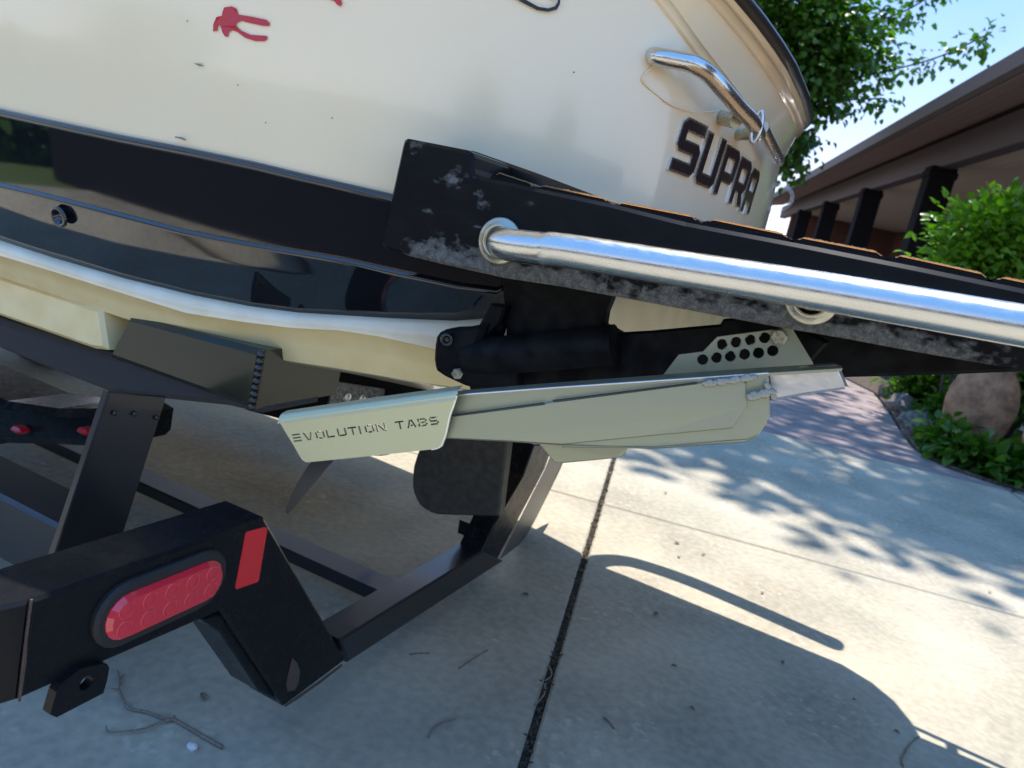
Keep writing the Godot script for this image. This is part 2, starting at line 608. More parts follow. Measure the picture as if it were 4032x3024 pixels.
func make_materials() -> void:
	var fine := grain(512, 0.08, 41, 3)
	var speck := grain(512, 0.3, 43, 2)
	var soft := grain(512, 0.012, 47, 4, 130)
	M.concrete = tri_map(mat(1, 1, 1, 0.88), 0.43, concrete_picture(1024))
	relief(M.concrete, fine, 0.12)
	M.red_concrete = tri_map(mat(1, 1, 1, 0.88), 0.5, mottled(512, 0.02, 51, Vector3(0.24, 0.185, 0.17), Vector3(0.37, 0.29, 0.27)))
	relief(M.red_concrete, fine, 0.2)
	M.soil = tri_map(mat(1, 1, 1, 0.97), 1.3, mottled(512, 0.05, 53, Vector3(0.035, 0.024, 0.016), Vector3(0.19, 0.14, 0.1), 5, 2.2))
	relief(M.soil, fine, 1.5)
	M.joint = tri_map(mat(1, 1, 1, 0.97), 6.0, mottled(256, 0.06, 54, Vector3(0.03, 0.024, 0.018), Vector3(0.16, 0.12, 0.085), 5, 2.4))
	relief(M.joint, speck, 0.5)
	M.asphalt = relief(tri_map(mat(1, 1, 1, 0.95), 1.2, mottled(256, 0.2, 56, Vector3(0.035, 0.035, 0.036), Vector3(0.07, 0.07, 0.07))), fine, 0.3)
	M.lawn = tri_map(mat(1, 1, 1, 0.95), 0.6, mottled(512, 0.06, 55, Vector3(0.07, 0.11, 0.02), Vector3(0.17, 0.23, 0.05)))
	M.gelcoat = tri_map(mat(1, 1, 1, 0.16, 0.0, 0.5), 0.9, mottled(512, 0.01, 57, Vector3(0.945, 0.785, 0.52), Vector3(0.96, 0.815, 0.56), 5, 1.2))
	M.stained = tri_map(mat(1, 1, 1, 0.32, 0.0, 0.25), 2.2, mottled(512, 0.012, 59, Vector3(0.74, 0.58, 0.27), Vector3(0.82, 0.67, 0.35), 5, 1.6))
	M.chine = tri_map(mat(1, 1, 1, 0.2, 0.0, 0.3), 2.0, mottled(512, 0.012, 60, Vector3(0.8, 0.7, 0.49), Vector3(0.88, 0.79, 0.59), 5, 2.0))
	M.black_gel = mat(0.006, 0.0075, 0.011, 0.06, 0.0, 1.0)
	M.black_gel.roughness_texture = soft
	M.black_gel.roughness = 0.05
	M.black_gel.uv1_triplanar = true
	M.black_gel.uv1_world_triplanar = true
	M.black_gel.uv1_scale = Vector3(1.5, 1.5, 1.5)
	M.platform = mat(1, 1, 1, 0.26, 0.0)
	M.platform.metallic_specular = 0.24
	M.platform.albedo_texture = platform_picture()
	M.platform_plain = mat(0.006, 0.007, 0.0085, 0.22)
	M.bracket = tri_map(mat(1, 1, 1, 0.5), 3.0, mottled(256, 0.03, 61, Vector3(0.002, 0.0022, 0.003), Vector3(0.009, 0.01, 0.011), 5, 2.5))
	M.bracket.metallic_specular = 0.22
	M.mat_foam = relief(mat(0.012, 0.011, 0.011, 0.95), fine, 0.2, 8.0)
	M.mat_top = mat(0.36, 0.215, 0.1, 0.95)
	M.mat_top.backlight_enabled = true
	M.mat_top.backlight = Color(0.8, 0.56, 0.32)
	M.chrome = mat(0.66, 0.65, 0.61, 0.1, 1.0)
	M.chrome.roughness_texture = soft
	M.chrome.roughness = 0.34
	M.chrome.uv1_triplanar = true
	M.chrome.uv1_scale = Vector3(7, 40, 40)
	M.steel = mat(0.5, 0.47, 0.37, 0.62, 0.85)
	M.steel.roughness_texture = grain(256, 0.04, 63, 4)
	M.steel.uv1_triplanar = true
	M.steel.uv1_scale = Vector3(9, 9, 9)
	M.aluminium = tri_map(mat(1, 1, 1, 0.46, 0.85), 9.0, mottled(512, 0.25, 65, Vector3(0.33, 0.345, 0.25), Vector3(0.45, 0.465, 0.34), 2, 1.5))
	relief(M.aluminium, speck, 0.012)
	M.flap_metal = relief(tri_map(mat(1, 1, 1, 0.5, 0.75), 9.0, mottled(512, 0.25, 66, Vector3(0.5, 0.52, 0.36), Vector3(0.62, 0.64, 0.45), 2, 1.5)), speck, 0.012)
	M.bright_aluminium = relief(mat(0.82, 0.81, 0.78, 0.3, 0.9), soft, 0.05, 6.0)
	M.weld = mat(0.36, 0.36, 0.31, 0.5, 0.85)
	M.black_paint = mat(0.011, 0.011, 0.012, 0.2, 0.0, 0.05)
	M.black_paint.metallic_specular = 0.26
	M.black_paint.roughness_texture = soft
	M.black_paint.roughness = 0.34
	M.black_paint.uv1_triplanar = true
	M.black_paint.uv1_world_triplanar = true
	M.black_paint.uv1_scale = Vector3(4, 4, 4)
	M.olive_paint = mat(0.02, 0.024, 0.014, 0.26, 0.0, 0.15)
	M.olive_paint.metallic_specular = 0.4
	M.guard_grey = mat(0.075, 0.075, 0.07, 0.4, 0.1)
	M.rust = tri_map(mat(1, 1, 1, 0.9), 30.0, mottled(128, 0.08, 62, Vector3(0.03, 0.022, 0.018), Vector3(0.12, 0.085, 0.06)))
	M.grey_paint = tri_map(mat(1, 1, 1, 0.4, 0.2), 14.0, mottled(128, 0.06, 64, Vector3(0.09, 0.09, 0.085), Vector3(0.24, 0.24, 0.22), 5, 2.2))
	M.black_rubber = mat(0.016, 0.016, 0.016, 0.7)
	M.black_weld = mat(0.012, 0.012, 0.012, 0.25, 0.0, 0.5)
	M.carpet = relief(tri_map(mat(1, 1, 1, 1.0), 12.0, mottled(256, 0.2, 67, Vector3(0.006, 0.006, 0.007), Vector3(0.05, 0.048, 0.046), 3, 2.6)), speck, 0.3)
	M.carpet.rim_enabled = true
	M.carpet.rim = 0.3
	M.red_lens = mat(0.68, 0.028, 0.045, 0.16, 0.0, 1.0)
	M.bar_paint = mat(0.016, 0.017, 0.02, 0.34, 0.0, 0.2)
	M.end_black = mat(0.005, 0.005, 0.006, 0.6)
	M.end_black.metallic_specular = 0.15
	M.red_lens_dark = mat(0.2, 0.008, 0.016, 0.15, 0.0, 0.6)
	M.red_reflector = relief(mat(0.8, 0.008, 0.02, 0.3, 0.0, 0.7), speck, 0.03, 30.0)
	M.red_sticker = mat(0.52, 0.012, 0.025, 0.3, 0.0, 0.3)
	M.black_sticker = mat(0.008, 0.008, 0.01, 0.3, 0.0, 0.3)
	M.scuff = mat(0.24, 0.23, 0.2, 0.6)
	M.dark_badge = mat(0.05, 0.04, 0.04, 0.22, 0.5, 0.4)
	M.rubber_rail = mat(0.02, 0.02, 0.02, 0.4)
	M.bronze = tri_map(mat(1, 1, 1, 0.5, 0.2), 5.0, mottled(256, 0.03, 69, Vector3(0.03, 0.028, 0.022), Vector3(0.055, 0.05, 0.04)))
	M.prop = mat(0.11, 0.1, 0.085, 0.45, 0.6)
	M.led = mat(0.5, 0.5, 0.48, 0.08, 0.6, 0.8)
	M.clear = mat(0.9, 0.9, 0.9, 0.05)
	M.clear.transparency = BaseMaterial3D.TRANSPARENCY_ALPHA
	M.clear.albedo_color.a = 0.12
	M.eave = mat(0.2, 0.17, 0.155, 0.7)
	M.eave_dark = mat(0.12, 0.095, 0.09, 0.7)
	M.soffit = mat(0.36, 0.25, 0.22, 0.8)
	M.post = mat(0.022, 0.02, 0.022, 0.85)
	M.post.metallic_specular = 0.15
	M.ceiling = mat(0.76, 0.6, 0.44, 0.7)
	M.roof = tri_map(mat(1, 1, 1, 0.95), 1.0, mottled(256, 0.1, 71, Vector3(0.09, 0.075, 0.065), Vector3(0.16, 0.13, 0.11)))
	M.dark_brick = mat(0.035, 0.026, 0.024, 0.9)
	M.brick = mat(1, 1, 1, 0.9)
	M.brick.albedo_texture = brick_picture(512, 512)
	M.brick.uv1_triplanar = true
	M.brick.uv1_scale = Vector3(0.5, 0.83, 0.5)
	M.trim = mat(0.5, 0.42, 0.33, 0.6)
	M.pane = mat(0.02, 0.025, 0.03, 0.05, 0.0, 0.6)
	M.bark = relief(tri_map(mat(1, 1, 1, 0.95), 3.0, mottled(256, 0.05, 73, Vector3(0.05, 0.038, 0.028), Vector3(0.16, 0.13, 0.1))), fine, 1.5)
	M.leaf = leaf_material(Color(0.72, 0.95, 0.2))
	M.bush_leaf = leaf_material(Color(0.75, 0.95, 0.15))
	M.terracotta = relief(tri_map(mat(1, 1, 1, 0.85), 2.0, mottled(512, 0.009, 75, Vector3(0.2, 0.095, 0.045), Vector3(0.46, 0.25, 0.13), 4, 2.4)), soft, 0.3)
	M.terracotta_rim = tri_map(mat(1, 1, 1, 0.85), 4.0, mottled(256, 0.03, 76, Vector3(0.34, 0.2, 0.14), Vector3(0.48, 0.33, 0.25)))
	M.stone = relief(tri_map(mat(1, 1, 1, 0.92), 3.0, mottled(256, 0.04, 77, Vector3(0.1, 0.085, 0.07), Vector3(0.34, 0.3, 0.26))), fine, 1.2)
	M.dark_stone = relief(tri_map(mat(1, 1, 1, 0.92), 3.0, mottled(256, 0.04, 78, Vector3(0.05, 0.042, 0.032), Vector3(0.14, 0.115, 0.09))), fine, 1.2)
	M.pale_stone = relief(tri_map(mat(1, 1, 1, 0.9), 5.0, mottled(256, 0.05, 79, Vector3(0.42, 0.37, 0.33), Vector3(0.66, 0.6, 0.55))), fine, 0.8)
	M.teal = mat(0.03, 0.11, 0.12, 0.3, 0.0, 0.4)
	M.twig = tri_map(mat(1, 1, 1, 0.9), 14.0, mottled(128, 0.08, 81, Vector3(0.16, 0.12, 0.085), Vector3(0.34, 0.27, 0.2)))
	M.dry_leaf = tri_map(mat(1, 1, 1, 0.9), 20.0, mottled(128, 0.06, 83, Vector3(0.12, 0.09, 0.055), Vector3(0.3, 0.25, 0.17)))
	M.pebble = mat(0.72, 0.71, 0.68, 0.6)


func leaf_material(back: Color) -> StandardMaterial3D:
	var m := mat(1, 1, 1, 0.3)
	m.vertex_color_use_as_albedo = true
	m.backlight_enabled = true
	m.backlight = back
	m.metallic_specular = 0.5
	return m


# ------------------------------------------------------------------ ground

func slab(parent: Node3D, called: String, u0: float, u1: float, v0: float, v1: float, m: Material) -> void:
	var st := mb()
	plate(st, [uvp(u0, 0, v0), uvp(u1, 0, v0), uvp(u1, 0, v1), uvp(u0, 0, v1)], Vector3(0, -0.1, 0), 0.005)
	obj(called, st, m, parent)


func sheet(called: String, pts: Array, y: float, m: Material, thick := 0.1, parent: Node3D = null) -> void:
	var a: Array = []
	for p in pts:
		a.append(uvp(p.x, y, p.y))
	var st := mb()
	plate(st, a, Vector3(0, -thick, 0), 0.006)
	var o := obj(called, st, m, self if parent == null else parent)
	if parent == null:
		o.set_meta("kind", "structure")


func build_ground() -> void:
	sheet("ground", [Vector2(-400, -400), Vector2(400, -400), Vector2(400, 400), Vector2(-400, 400)], -0.07, M.soil)
	var drive := structure("driveway")
	var us: Array = [-8.2, -5.5, -2.78, -0.04, 2.1, 4.2]
	var vs: Array = [-9.7, -7.65, -5.6, -3.55, -1.5, 0.55, 2.605, 4.6]
	for i in us.size() - 1:
		for j in vs.size() - 1:
			var wide := 0.0085
			slab(drive, "concrete_slab", us[i] + wide, us[i + 1] - wide, vs[j] + 0.0045, vs[j + 1] - 0.0045, M.concrete)
	for u in us.slice(1, 5):
		var st := mb()
		plate(st, [uvp(u - 0.012, -0.009, -9.7), uvp(u + 0.012, -0.009, -9.7), uvp(u + 0.012, -0.009, 4.6), uvp(u - 0.012, -0.009, 4.6)], Vector3(0, -0.03, 0))
		obj("joint_filler", st, M.joint, drive)
	for v in vs.slice(1, 7):
		var st := mb()
		plate(st, [uvp(-8.2, -0.012, v - 0.006), uvp(4.2, -0.012, v - 0.006), uvp(4.2, -0.012, v + 0.006), uvp(-8.2, -0.012, v + 0.006)], Vector3(0, -0.03, 0))
		obj("joint_filler", st, M.joint, drive)
	var walk := structure("path")
	sheet("red_concrete_slab", [Vector2(-8.2, 4.61), Vector2(1.43, 4.62), Vector2(2.0, 4.62), Vector2(2.1, 4.612), Vector2(4.2, 4.612), Vector2(4.2, 4.66), Vector2(2.25, 4.67), Vector2(2.0, 4.73), Vector2(1.85, 4.83), Vector2(1.78, 5.0), Vector2(1.76, 5.24), Vector2(1.83, 5.77), Vector2(1.98, 6.7), Vector2(2.1, 7.67), Vector2(1.96, 8.4), Vector2(1.5, 9.4), Vector2(0.8, 10.2), Vector2(-8.2, 10.2)], -0.001, M.red_concrete, 0.1, walk)
	# lawn on the camera's side, seen in the black stripe and the chrome
	sheet("street", [Vector2(-22, -40), Vector2(16, -40), Vector2(16, -12), Vector2(-22, -12)], -0.045, M.asphalt)
	sheet("lawn", [Vector2(-30, -24), Vector2(-9.0, -24), Vector2(-8.4, -9.9), Vector2(-8.3, 4.4), Vector2(-30, 4.4)], -0.02, M.lawn)
	sheet("verge", [Vector2(4.3, -9.7), Vector2(16, -9.7), Vector2(16, 2.0), Vector2(4.3, 2.0)], -0.02, M.lawn)


# ------------------------------------------------------------------ house

func hp(u: float, y: float, v: float) -> Vector3:
	return uvp(u * 1.15, 0.9 + (y - 0.9) * 1.15, v * 1.15)


func build_house() -> void:
	var base := hp(4.5, 0, 14)
	var h := thing("brick_house", "single-storey red brick house with deep dark eaves and a posted porch", "house", base)
	var st := mb()
	var v0 := 2.0
	var v1 := 27.0
	# roof: a slab rising from the gutter, a ridge and the far slope
	for s in [[2.36, 3.0, 7.0, 4.25], [7.0, 4.25, 11.6, 3.0]]:
		plate(st, [hp(s[0], s[1], v0), hp(s[2], s[3], v0), hp(s[2], s[3], v1), hp(s[0], s[1], v1)], Vector3(0, -0.12, 0), 0.0)
	var roof := obj("roof", st, M.roof, h)
	st = mb()
	# gutter: a box channel with a rolled lip along the eave
	plate(st, [hp(2.36, 2.87, v0), hp(2.27, 2.87, v0), hp(2.235, 2.99, v0), hp(2.25, 3.005, v0), hp(2.26, 2.99, v0), hp(2.285, 2.89, v0), hp(2.36, 2.89, v0)], GV * (v1 - v0) * 1.15)
	obj("gutter", st, M.eave, roof)
	for i in 4:
		st = mb()
		var u := 2.385 + 0.155 * i
		var y := 2.865 + (u - 2.36) * 0.27
		plate(st, [hp(u, y, v0), hp(u + 0.148, y + 0.04, v0), hp(u + 0.148, y + 0.04, v1), hp(u, y, v1)], Vector3(0, 0.014, 0), 0.004)
		obj("soffit_board", st, M.soffit, h)
	st = mb()
	box(st, hp(3.08, 2.8, 14.5), Vector3(0.2, 0.42, 29.0), Basis(GU, Vector3.UP, -GV), 0.01)
	obj("porch_beam", st, M.eave_dark, h)
	for v in [7.65, 11.35, 15.05, 18.75, 22.4]:
		st = mb()
		box(st, hp(3.07, 1.31, v), Vector3(0.36, 3.05, 0.36), Basis(GU, Vector3.UP, -GV), 0.008)
		box(st, hp(3.07, 0.25, v), Vector3(0.42, 0.18, 0.42), Basis(GU, Vector3.UP, -GV), 0.01)
		box(st, hp(3.07, 2.54, v), Vector3(0.4, 0.1, 0.4), Basis(GU, Vector3.UP, -GV), 0.01)
		obj("porch_post", st, M.post, h)
	for i in 17:
		st = mb()
		var u := 3.17 + 0.17 * i
		plate(st, [hp(u, 2.7, v0), hp(u + 0.163, 2.7, v0), hp(u + 0.163, 2.7, v1), hp(u, 2.7, v1)], Vector3(0, 0.016, 0), 0.004)
		obj("ceiling_board", st, M.ceiling, h)
	for v in [9.2, 13.2, 17.0]:
		st = mb()
		lathe(st, [Vector2(0.0, 0.0), Vector2(0.09, 0.0), Vector2(0.11, 0.02), Vector2(0.11, 0.03)], Transform3D(Basis(), hp(4.5, 2.66, v)), 20)
		obj("ceiling_lamp", st, M.trim, h)
	st = mb()
	box(st, hp(6.05, 1.36, 14.5), Vector3(0.2, 3.2, 29.0), Basis(GU, Vector3.UP, -GV))
	box(st, hp(4.5, 1.36, 24.5), Vector3(3.4, 3.2, 0.2), Basis(GU, Vector3.UP, -GV))
	box(st, hp(8.8, 1.5, 14.5), Vector3(6.1, 3.4, 27.0), Basis(GU, Vector3.UP, -GV))
	obj("brick_wall", st, M.brick, h)
	for v in [8.0, 11.2, 14.0, 17.4, 20.6]:
		window(h, hp(5.945, 1.45, v), Basis(GV, Vector3.UP, -GU), Vector2(1.1, 1.3))
	window(h, hp(3.9, 1.45, 24.395), Basis(-GU, Vector3.UP, -GV), Vector2(0.9, 1.2))
	st = mb()
	box(st, hp(5.93, 1.05, 12.6), Vector3(0.05, 2.3, 1.05), Basis(GU, Vector3.UP, -GV), 0.01)
	var door := obj("door", st, M.trim, h)
	st = mb()
	lump(st, hp(5.88, 1.0, 12.25), Vector3(0.03, 0.03, 0.03), 3, 0.0, 6)
	obj("handle", st, M.chrome, door)
	st = mb()
	box(st, hp(4.5, 0.14, 14.5), Vector3(3.4, 0.16, 29.0), Basis(GU, Vector3.UP, -GV), 0.01)
	obj("porch_floor", st, M.concrete, h)
	# a terracotta planter with dry grass and a chair stand on the porch
	var pl := thing("porch_planter", "round planter with yellow-green grasses between the two far porch posts", "planter", hp(3.6, 0.2, 15.9))
	st = mb()
	lathe(st, [Vector2(0.0, 0.0), Vector2(0.16, 0.0), Vector2(0.24, 0.42), Vector2(0.26, 0.42), Vector2(0.26, 0.47), Vector2(0.22, 0.47), Vector2(0.21, 0.4), Vector2(0.0, 0.4)], Transform3D(Basis(), hp(3.6, 0.2, 15.9)), 24)
	obj("pot", st, M.terracotta, pl)
	blades(pl, "foliage", hp(3.6, 0.6, 15.9), 0.2, 0.75, 90, Color(0.3, 0.28, 0.06))


func window(parent: Node3D, at: Vector3, b: Basis, size: Vector2) -> void:
	# b.x runs along the wall, b.z points out of it
	var out := b.z
	if (Vector3(0, 0.9, 0) - at).dot(out) < 0.0:
		out = -out
	var st := mb()
	var f := 0.07
	for s in [-1.0, 1.0]:
		box(st, at + b.x * s * (size.x - f) * 0.5 + out * 0.012, Vector3(f, size.y, 0.06), b, 0.006)
		box(st, at + b.y * s * (size.y - f) * 0.5 + out * 0.012, Vector3(size.x - 2 * f, f, 0.058), b, 0.006)
	box(st, at + out * 0.01, Vector3(0.04, size.y - 2 * f, 0.04), b, 0.004)
	var fr := obj("window_frame", st, M.trim, parent)
	for s in [-1.0, 1.0]:
		st = mb()
		box(st, at + b.x * s * size.x * 0.24 + out * 0.004, Vector3(size.x * 0.44 - f * 0.5, size.y - 2 * f, 0.012), b)
		obj("pane", st, M.pane, fr)


# ------------------------------------------------------------------ plants

func leaf_mesh(long: float, wide: float) -> ArrayMesh:
	var st := mb()
	st.set_smooth_group(0)
	var tip := Vector3(0, -0.12 * long, long)
	var base := Vector3.ZERO
	var mid := Vector3(0, 0.0, long * 0.45)
	for s in [-1.0, 1.0]:
		var a := Vector3(wide * 0.5 * s, wide * 0.16, long * 0.32)
		var b := Vector3(wide * 0.36 * s, wide * 0.1, long * 0.68)
		tri(st, base, a, mid, Vector3.UP)
		tri(st, a, b, mid, Vector3.UP)
		tri(st, b, tip, mid, Vector3.UP)
	st.generate_normals()
	return st.commit()


# Many leaves as one part: every spot is [where, outward direction, size].
func leaves(parent: Node3D, called: String, spots: Array, mesh: Mesh, m: Material, dark: Color, light: Color, droop := 0.5) -> void:
	var mm := MultiMesh.new()
	mm.transform_format = MultiMesh.TRANSFORM_3D
	mm.use_colors = true
	mm.mesh = mesh
	mm.instance_count = spots.size()
	for i in spots.size():
		var s: Array = spots[i]
		var d: Vector3 = s[1] + Vector3(rng.randf_range(-0.8, 0.8), rng.randf_range(-0.6, 0.6) - droop, rng.randf_range(-0.8, 0.8))
		d = d.normalized()
		var side := d.cross(Vector3(rng.randf_range(-0.5, 0.5), 1, rng.randf_range(-0.5, 0.5))).normalized()
		var b := Basis(side, d.cross(side) * -1.0, d).orthonormalized()
		b = b * Basis(Vector3(0, 0, 1), rng.randf_range(-0.7, 0.7))
		mm.set_instance_transform(i, Transform3D(b.scaled(Vector3.ONE * s[2]), s[0]))
		var c := dark.lerp(light, clampf(rng.randfn(0.45, 0.28), 0.0, 1.0))
		mm.set_instance_color(i, c)
	var o := MultiMeshInstance3D.new()
	o.multimesh = mm
	o.material_override = m
	o.name = called
	o.set_meta("kind", "stuff")
	parent.add_child(o, true)
	o.position = -parent.position


func blades(parent: Node3D, called: String, at: Vector3, spread: float, tall: float, count: int, tint: Color) -> void:
	var st := mb()
	st.set_smooth_group(0)
	for i in count:
		var t := rng.randf() * TAU
		var r := spread * sqrt(rng.randf())
		var foot := at + Vector3(cos(t) * r, 0, sin(t) * r) * 0.6
		var lean := Vector3(cos(t), 0, sin(t)) * rng.randf_range(0.1, 0.6) * tall
		var h := tall * rng.randf_range(0.6, 1.0)
		var side := Vector3(-sin(t), 0, cos(t)) * 0.012
		var mid := foot + lean * 0.35 + Vector3(0, h * 0.65, 0)
		var tip := foot + lean + Vector3(0, h, 0)
		st.set_color(tint * rng.randf_range(0.7, 1.2))
		quad(st, foot - side, foot + side, mid + side * 0.8, mid - side * 0.8, Vector3(cos(t), 0.2, sin(t)))
		tri(st, mid - side * 0.8, mid + side * 0.8, tip, Vector3(cos(t), 0.2, sin(t)))
	obj(called, st, M.leaf, parent).set_meta("kind", "stuff")


# Spots for leaves in clumps spread through an ellipsoid.
func crown_spots(c: Vector3, r: Vector3, clumps: int, each: int, clump_r: float, hollow := 0.45) -> Array:
	var out: Array = []
	for i in clumps:
		var d := Vector3(rng.randfn(), rng.randfn(), rng.randfn()).normalized()
		var p := c + d * r * rng.randf_range(hollow, 1.0)
		var cr := clump_r * rng.randf_range(0.6, 1.3)
		for k in each:
			var q := Vector3(rng.randfn(), rng.randfn() * 0.75, rng.randfn()) * cr * 0.5
			out.append([p + q, (d * 0.6 + q / cr).normalized(), rng.randf_range(0.7, 1.25)])
	return out


func branch_spots(path: Array, reach: float, each: int) -> Array:
	var out: Array = []
	for i in path.size():
		for k in each:
			var q := Vector3(rng.randfn(), rng.randfn() - 0.4, rng.randfn()) * reach * 0.5
			out.append([path[i] + q, q.normalized(), rng.randf_range(0.75, 1.2)])
	return out


func limb(st: SurfaceTool, a: Vector3, b: Vector3, ra: float, rb: float, bow: Vector3, sides := 8) -> void:
	var path: Array = []
	var rad: Array = []
	for i in 9:
		var t := i / 8.0
		path.append(a.lerp(b, t) + bow * sin(PI * t))
		rad.append(lerpf(ra, rb, t))
	tube(st, path, rad, sides)


func tree(called: String, label: String, foot: Vector3, crown: Vector3, r: Vector3, clumps: int, each: int, clump_r: float, leaf: Mesh, dark: Color, light: Color, group := "") -> Node3D:
	var t := thing(called, label, "tree", foot, group)
	var st := mb()
	var fork := foot.lerp(crown, 0.55)
	limb(st, foot - Vector3(0, 0.1, 0), fork, 0.13, 0.085, Vector3(0.05, 0, 0.04), 12)
	obj("trunk", st, M.bark, t)
	for i in 6:
		var a := TAU * i / 6.0 + 0.4
		var tip := crown + Vector3(cos(a) * r.x, r.y * rng.randf_range(-0.3, 0.6), sin(a) * r.z) * 0.75
		st = mb()
		limb(st, fork - Vector3(0, 0.05, 0), tip, 0.055, 0.012, Vector3(0, 0.15, 0))
		obj("limb", st, M.bark, t)
	leaves(t, "crown", crown_spots(crown, r, clumps, each, clump_r), leaf, M.leaf, dark, light)
	return t


func build_trees() -> void:
	var small := leaf_mesh(0.1, 0.085)
	var dark := Color(0.065, 0.15, 0.024)
	var light := Color(0.22, 0.36, 0.05)
	# the tree behind the boat's far corner, with long shoots out over the eave
	var foot := uvp(-0.9, 0, 12.6)
	var t := tree("garden_tree", "leafy green tree rising behind the boat's far corner against the sky", foot, uvp(0.1, 4.1, 12.4), Vector3(1.7, 1.8, 1.5), 210, 66, 0.5, small, dark, light)
	var spots: Array = []
	for shoot in [[uvp(0.7, 3.2, 11.9), uvp(2.0, 3.75, 11.9), uvp(2.75, 4.1, 11.9), uvp(3.3, 4.5, 11.9)], [uvp(0.9, 3.8, 11.8), uvp(1.7, 4.3, 11.8), uvp(2.2, 4.6, 11.8), uvp(2.55, 4.95, 11.8)], [uvp(0.8, 2.9, 11.7), uvp(1.2, 2.7, 11.7), uvp(1.35, 2.3, 11.7)], [uvp(1.0, 3.0, 11.8), uvp(1.6, 3.3, 11.8), uvp(2.2, 3.45, 11.8)]]:
		var path := smooth_path(shoot, 8)
		var st := mb()
		tube(st, path, 0.012, 6)
		obj("limb", st, M.bark, t)
		spots.append_array(branch_spots(path, 0.19, 10))
	spots.append_array(crown_spots(uvp(1.05, 3.75, 11.9), Vector3(1.1, 1.5, 0.7), 95, 62, 0.38, 0.1))
	leaves(t, "foliage", spots, small, M.leaf, dark, Color(0.17, 0.29, 0.04))
	# overhead, out of the frame: the tree whose shade dapples the driveway
	var shade := tree("shade_tree", "broad tree beside the driveway whose leaves dapple the concrete", uvp(4.6, 0, 3.6), uvp(1.75, 9.0, 7.1), Vector3(2.7, 0.9, 1.6), 165, 50, 0.48, leaf_mesh(0.13, 0.11), dark, light)
	leaves(shade, "foliage", crown_spots(uvp(0.3, 9.2, 9.7), Vector3(1.3, 0.8, 1.9), 90, 46, 0.46), leaf_mesh(0.13, 0.11), M.leaf, dark, light)
	var sf := uvp(-3.6, 0, 5.6)
	tree("side_tree", "dense tree on the boat's far side that shades the ground beneath it", sf, sf + Vector3(-0.3, 4.2, 0), Vector3(2.6, 1.2, 1.9), 110, 60, 0.7, leaf_mesh(0.16, 0.14), dark, light)
	# what stands across the lawn and shows only in the shiny surfaces
	for p in [[-19.0, -14.5, 2.6, "leftmost"], [1.5, -22.5, 3.0, "middle"], [12.0, -22.0, 3.2, "rightmost"]]:
		var f := uvp(p[0], 0, p[1])
		tree("lawn_tree", "dense tree across the lawn, %s of the row" % p[3], f, f + Vector3(0, p[2], 0), Vector3(2.4, 1.9, 2.4), 80, 40, 0.9, leaf_mesh(0.26, 0.22), dark, light, "trees across the lawn")
	var nh := thing("garden_wall", "low dark brick garden wall behind the driveway, seen only in reflections", "wall", uvp(0, 0, -4.3))
	var ns := mb()
	box(ns, uvp(0, 0.62, -4.3), Vector3(18.6, 1.24, 0.3), Basis(GU, Vector3.UP, -GV))
	obj("brickwork", ns, M.dark_brick, nh)
	ns = mb()
	box(ns, uvp(0, 1.27, -4.3), Vector3(18.8, 0.06, 0.38), Basis(GU, Vector3.UP, -GV), 0.01)
	obj("coping", ns, M.dark_stone, nh)
	var hg := thing("hedge", "long clipped dark hedge along the lawn's far edge", "hedge", uvp(-12, 0, -9))
	ns = mb()
	limb(ns, uvp(-12, 0, -12), uvp(-12, 1.2, -12), 0.1, 0.05, Vector3.ZERO)
	obj("stem", ns, M.bark, hg)
	var hs: Array = []
	for i in 3600:
		hs.append([uvp(-12.2 + rng.randf_range(-0.5, 0.5), rng.randf_range(0.05, 1.7), rng.randf_range(-19, 4)), Vector3(rng.randfn(), rng.randfn(), rng.randfn()).normalized(), rng.randf_range(0.8, 1.3)])
	leaves(hg, "foliage", hs, leaf_mesh(0.4, 0.34), M.leaf, dark, light)
	# bushes by the porch
	var bl := leaf_mesh(0.075, 0.045)
	for b in [["round_bush", "bright green glossy-leaved bush in front of the porch", Vector3(2.32, 0, 6.5), Vector3(0.42, 0.55, 0.42), 1.3, 95], ["low_shrub", "dark green shrub at the foot of the bright porch bush", Vector3(2.85, 0, 6.7), Vector3(0.5, 0.6, 0.4), 0.85, 60]]:
		var at := uvp(b[2].x, 0, b[2].z)
		var o := thing(b[0], b[1], "bush", at)
		var st := mb()
		for i in 7:
			var a := TAU * i / 7.0
			limb(st, at + Vector3(cos(a), 0, sin(a)) * 0.04, at + Vector3(cos(a) * b[3].x * 0.6, b[4], sin(a) * b[3].z * 0.6), 0.014, 0.004, Vector3(0, 0.05, 0), 6)
		obj("stem", st, M.bark, o)
		var sp := crown_spots(at + Vector3(0, b[4], 0), b[3], b[5], 60, 0.2, 0.35)
		leaves(o, "foliage", sp, bl, M.bush_leaf, Color(0.09, 0.21, 0.018), Color(0.34, 0.54, 0.06), 0.0)


# ------------------------------------------------------------------ boat

# One line round the hull: heights along it (near half) and how far it stands out from the hull's plan.
func hull_row(y, d, d_aft := -99.0) -> PackedVector3Array:
	var k := HULL_X.size()
	var row := PackedVector3Array()
	for pass_ in 2:
		for i in k:
			var j := i if pass_ == 0 else k - 1 - i
			if pass_ == 1 and (j == k - 1 or j == 0):
				continue
			var t := smoothstep(-0.7, -0.3, HULL_X[j])
			var off: float = d if d_aft < -90.0 else lerpf(d, d_aft, t)
			var z: float = HULL_Z[j] + HULL_NZ[j] * off
			if pass_ == 1:
				z = 2.0 * KEEL_Z - z
			var yy: float = y[j] if y is Array else y
			row.append(Vector3(HULL_X[j] + HULL_NX[j] * off, yy, z))
	return row


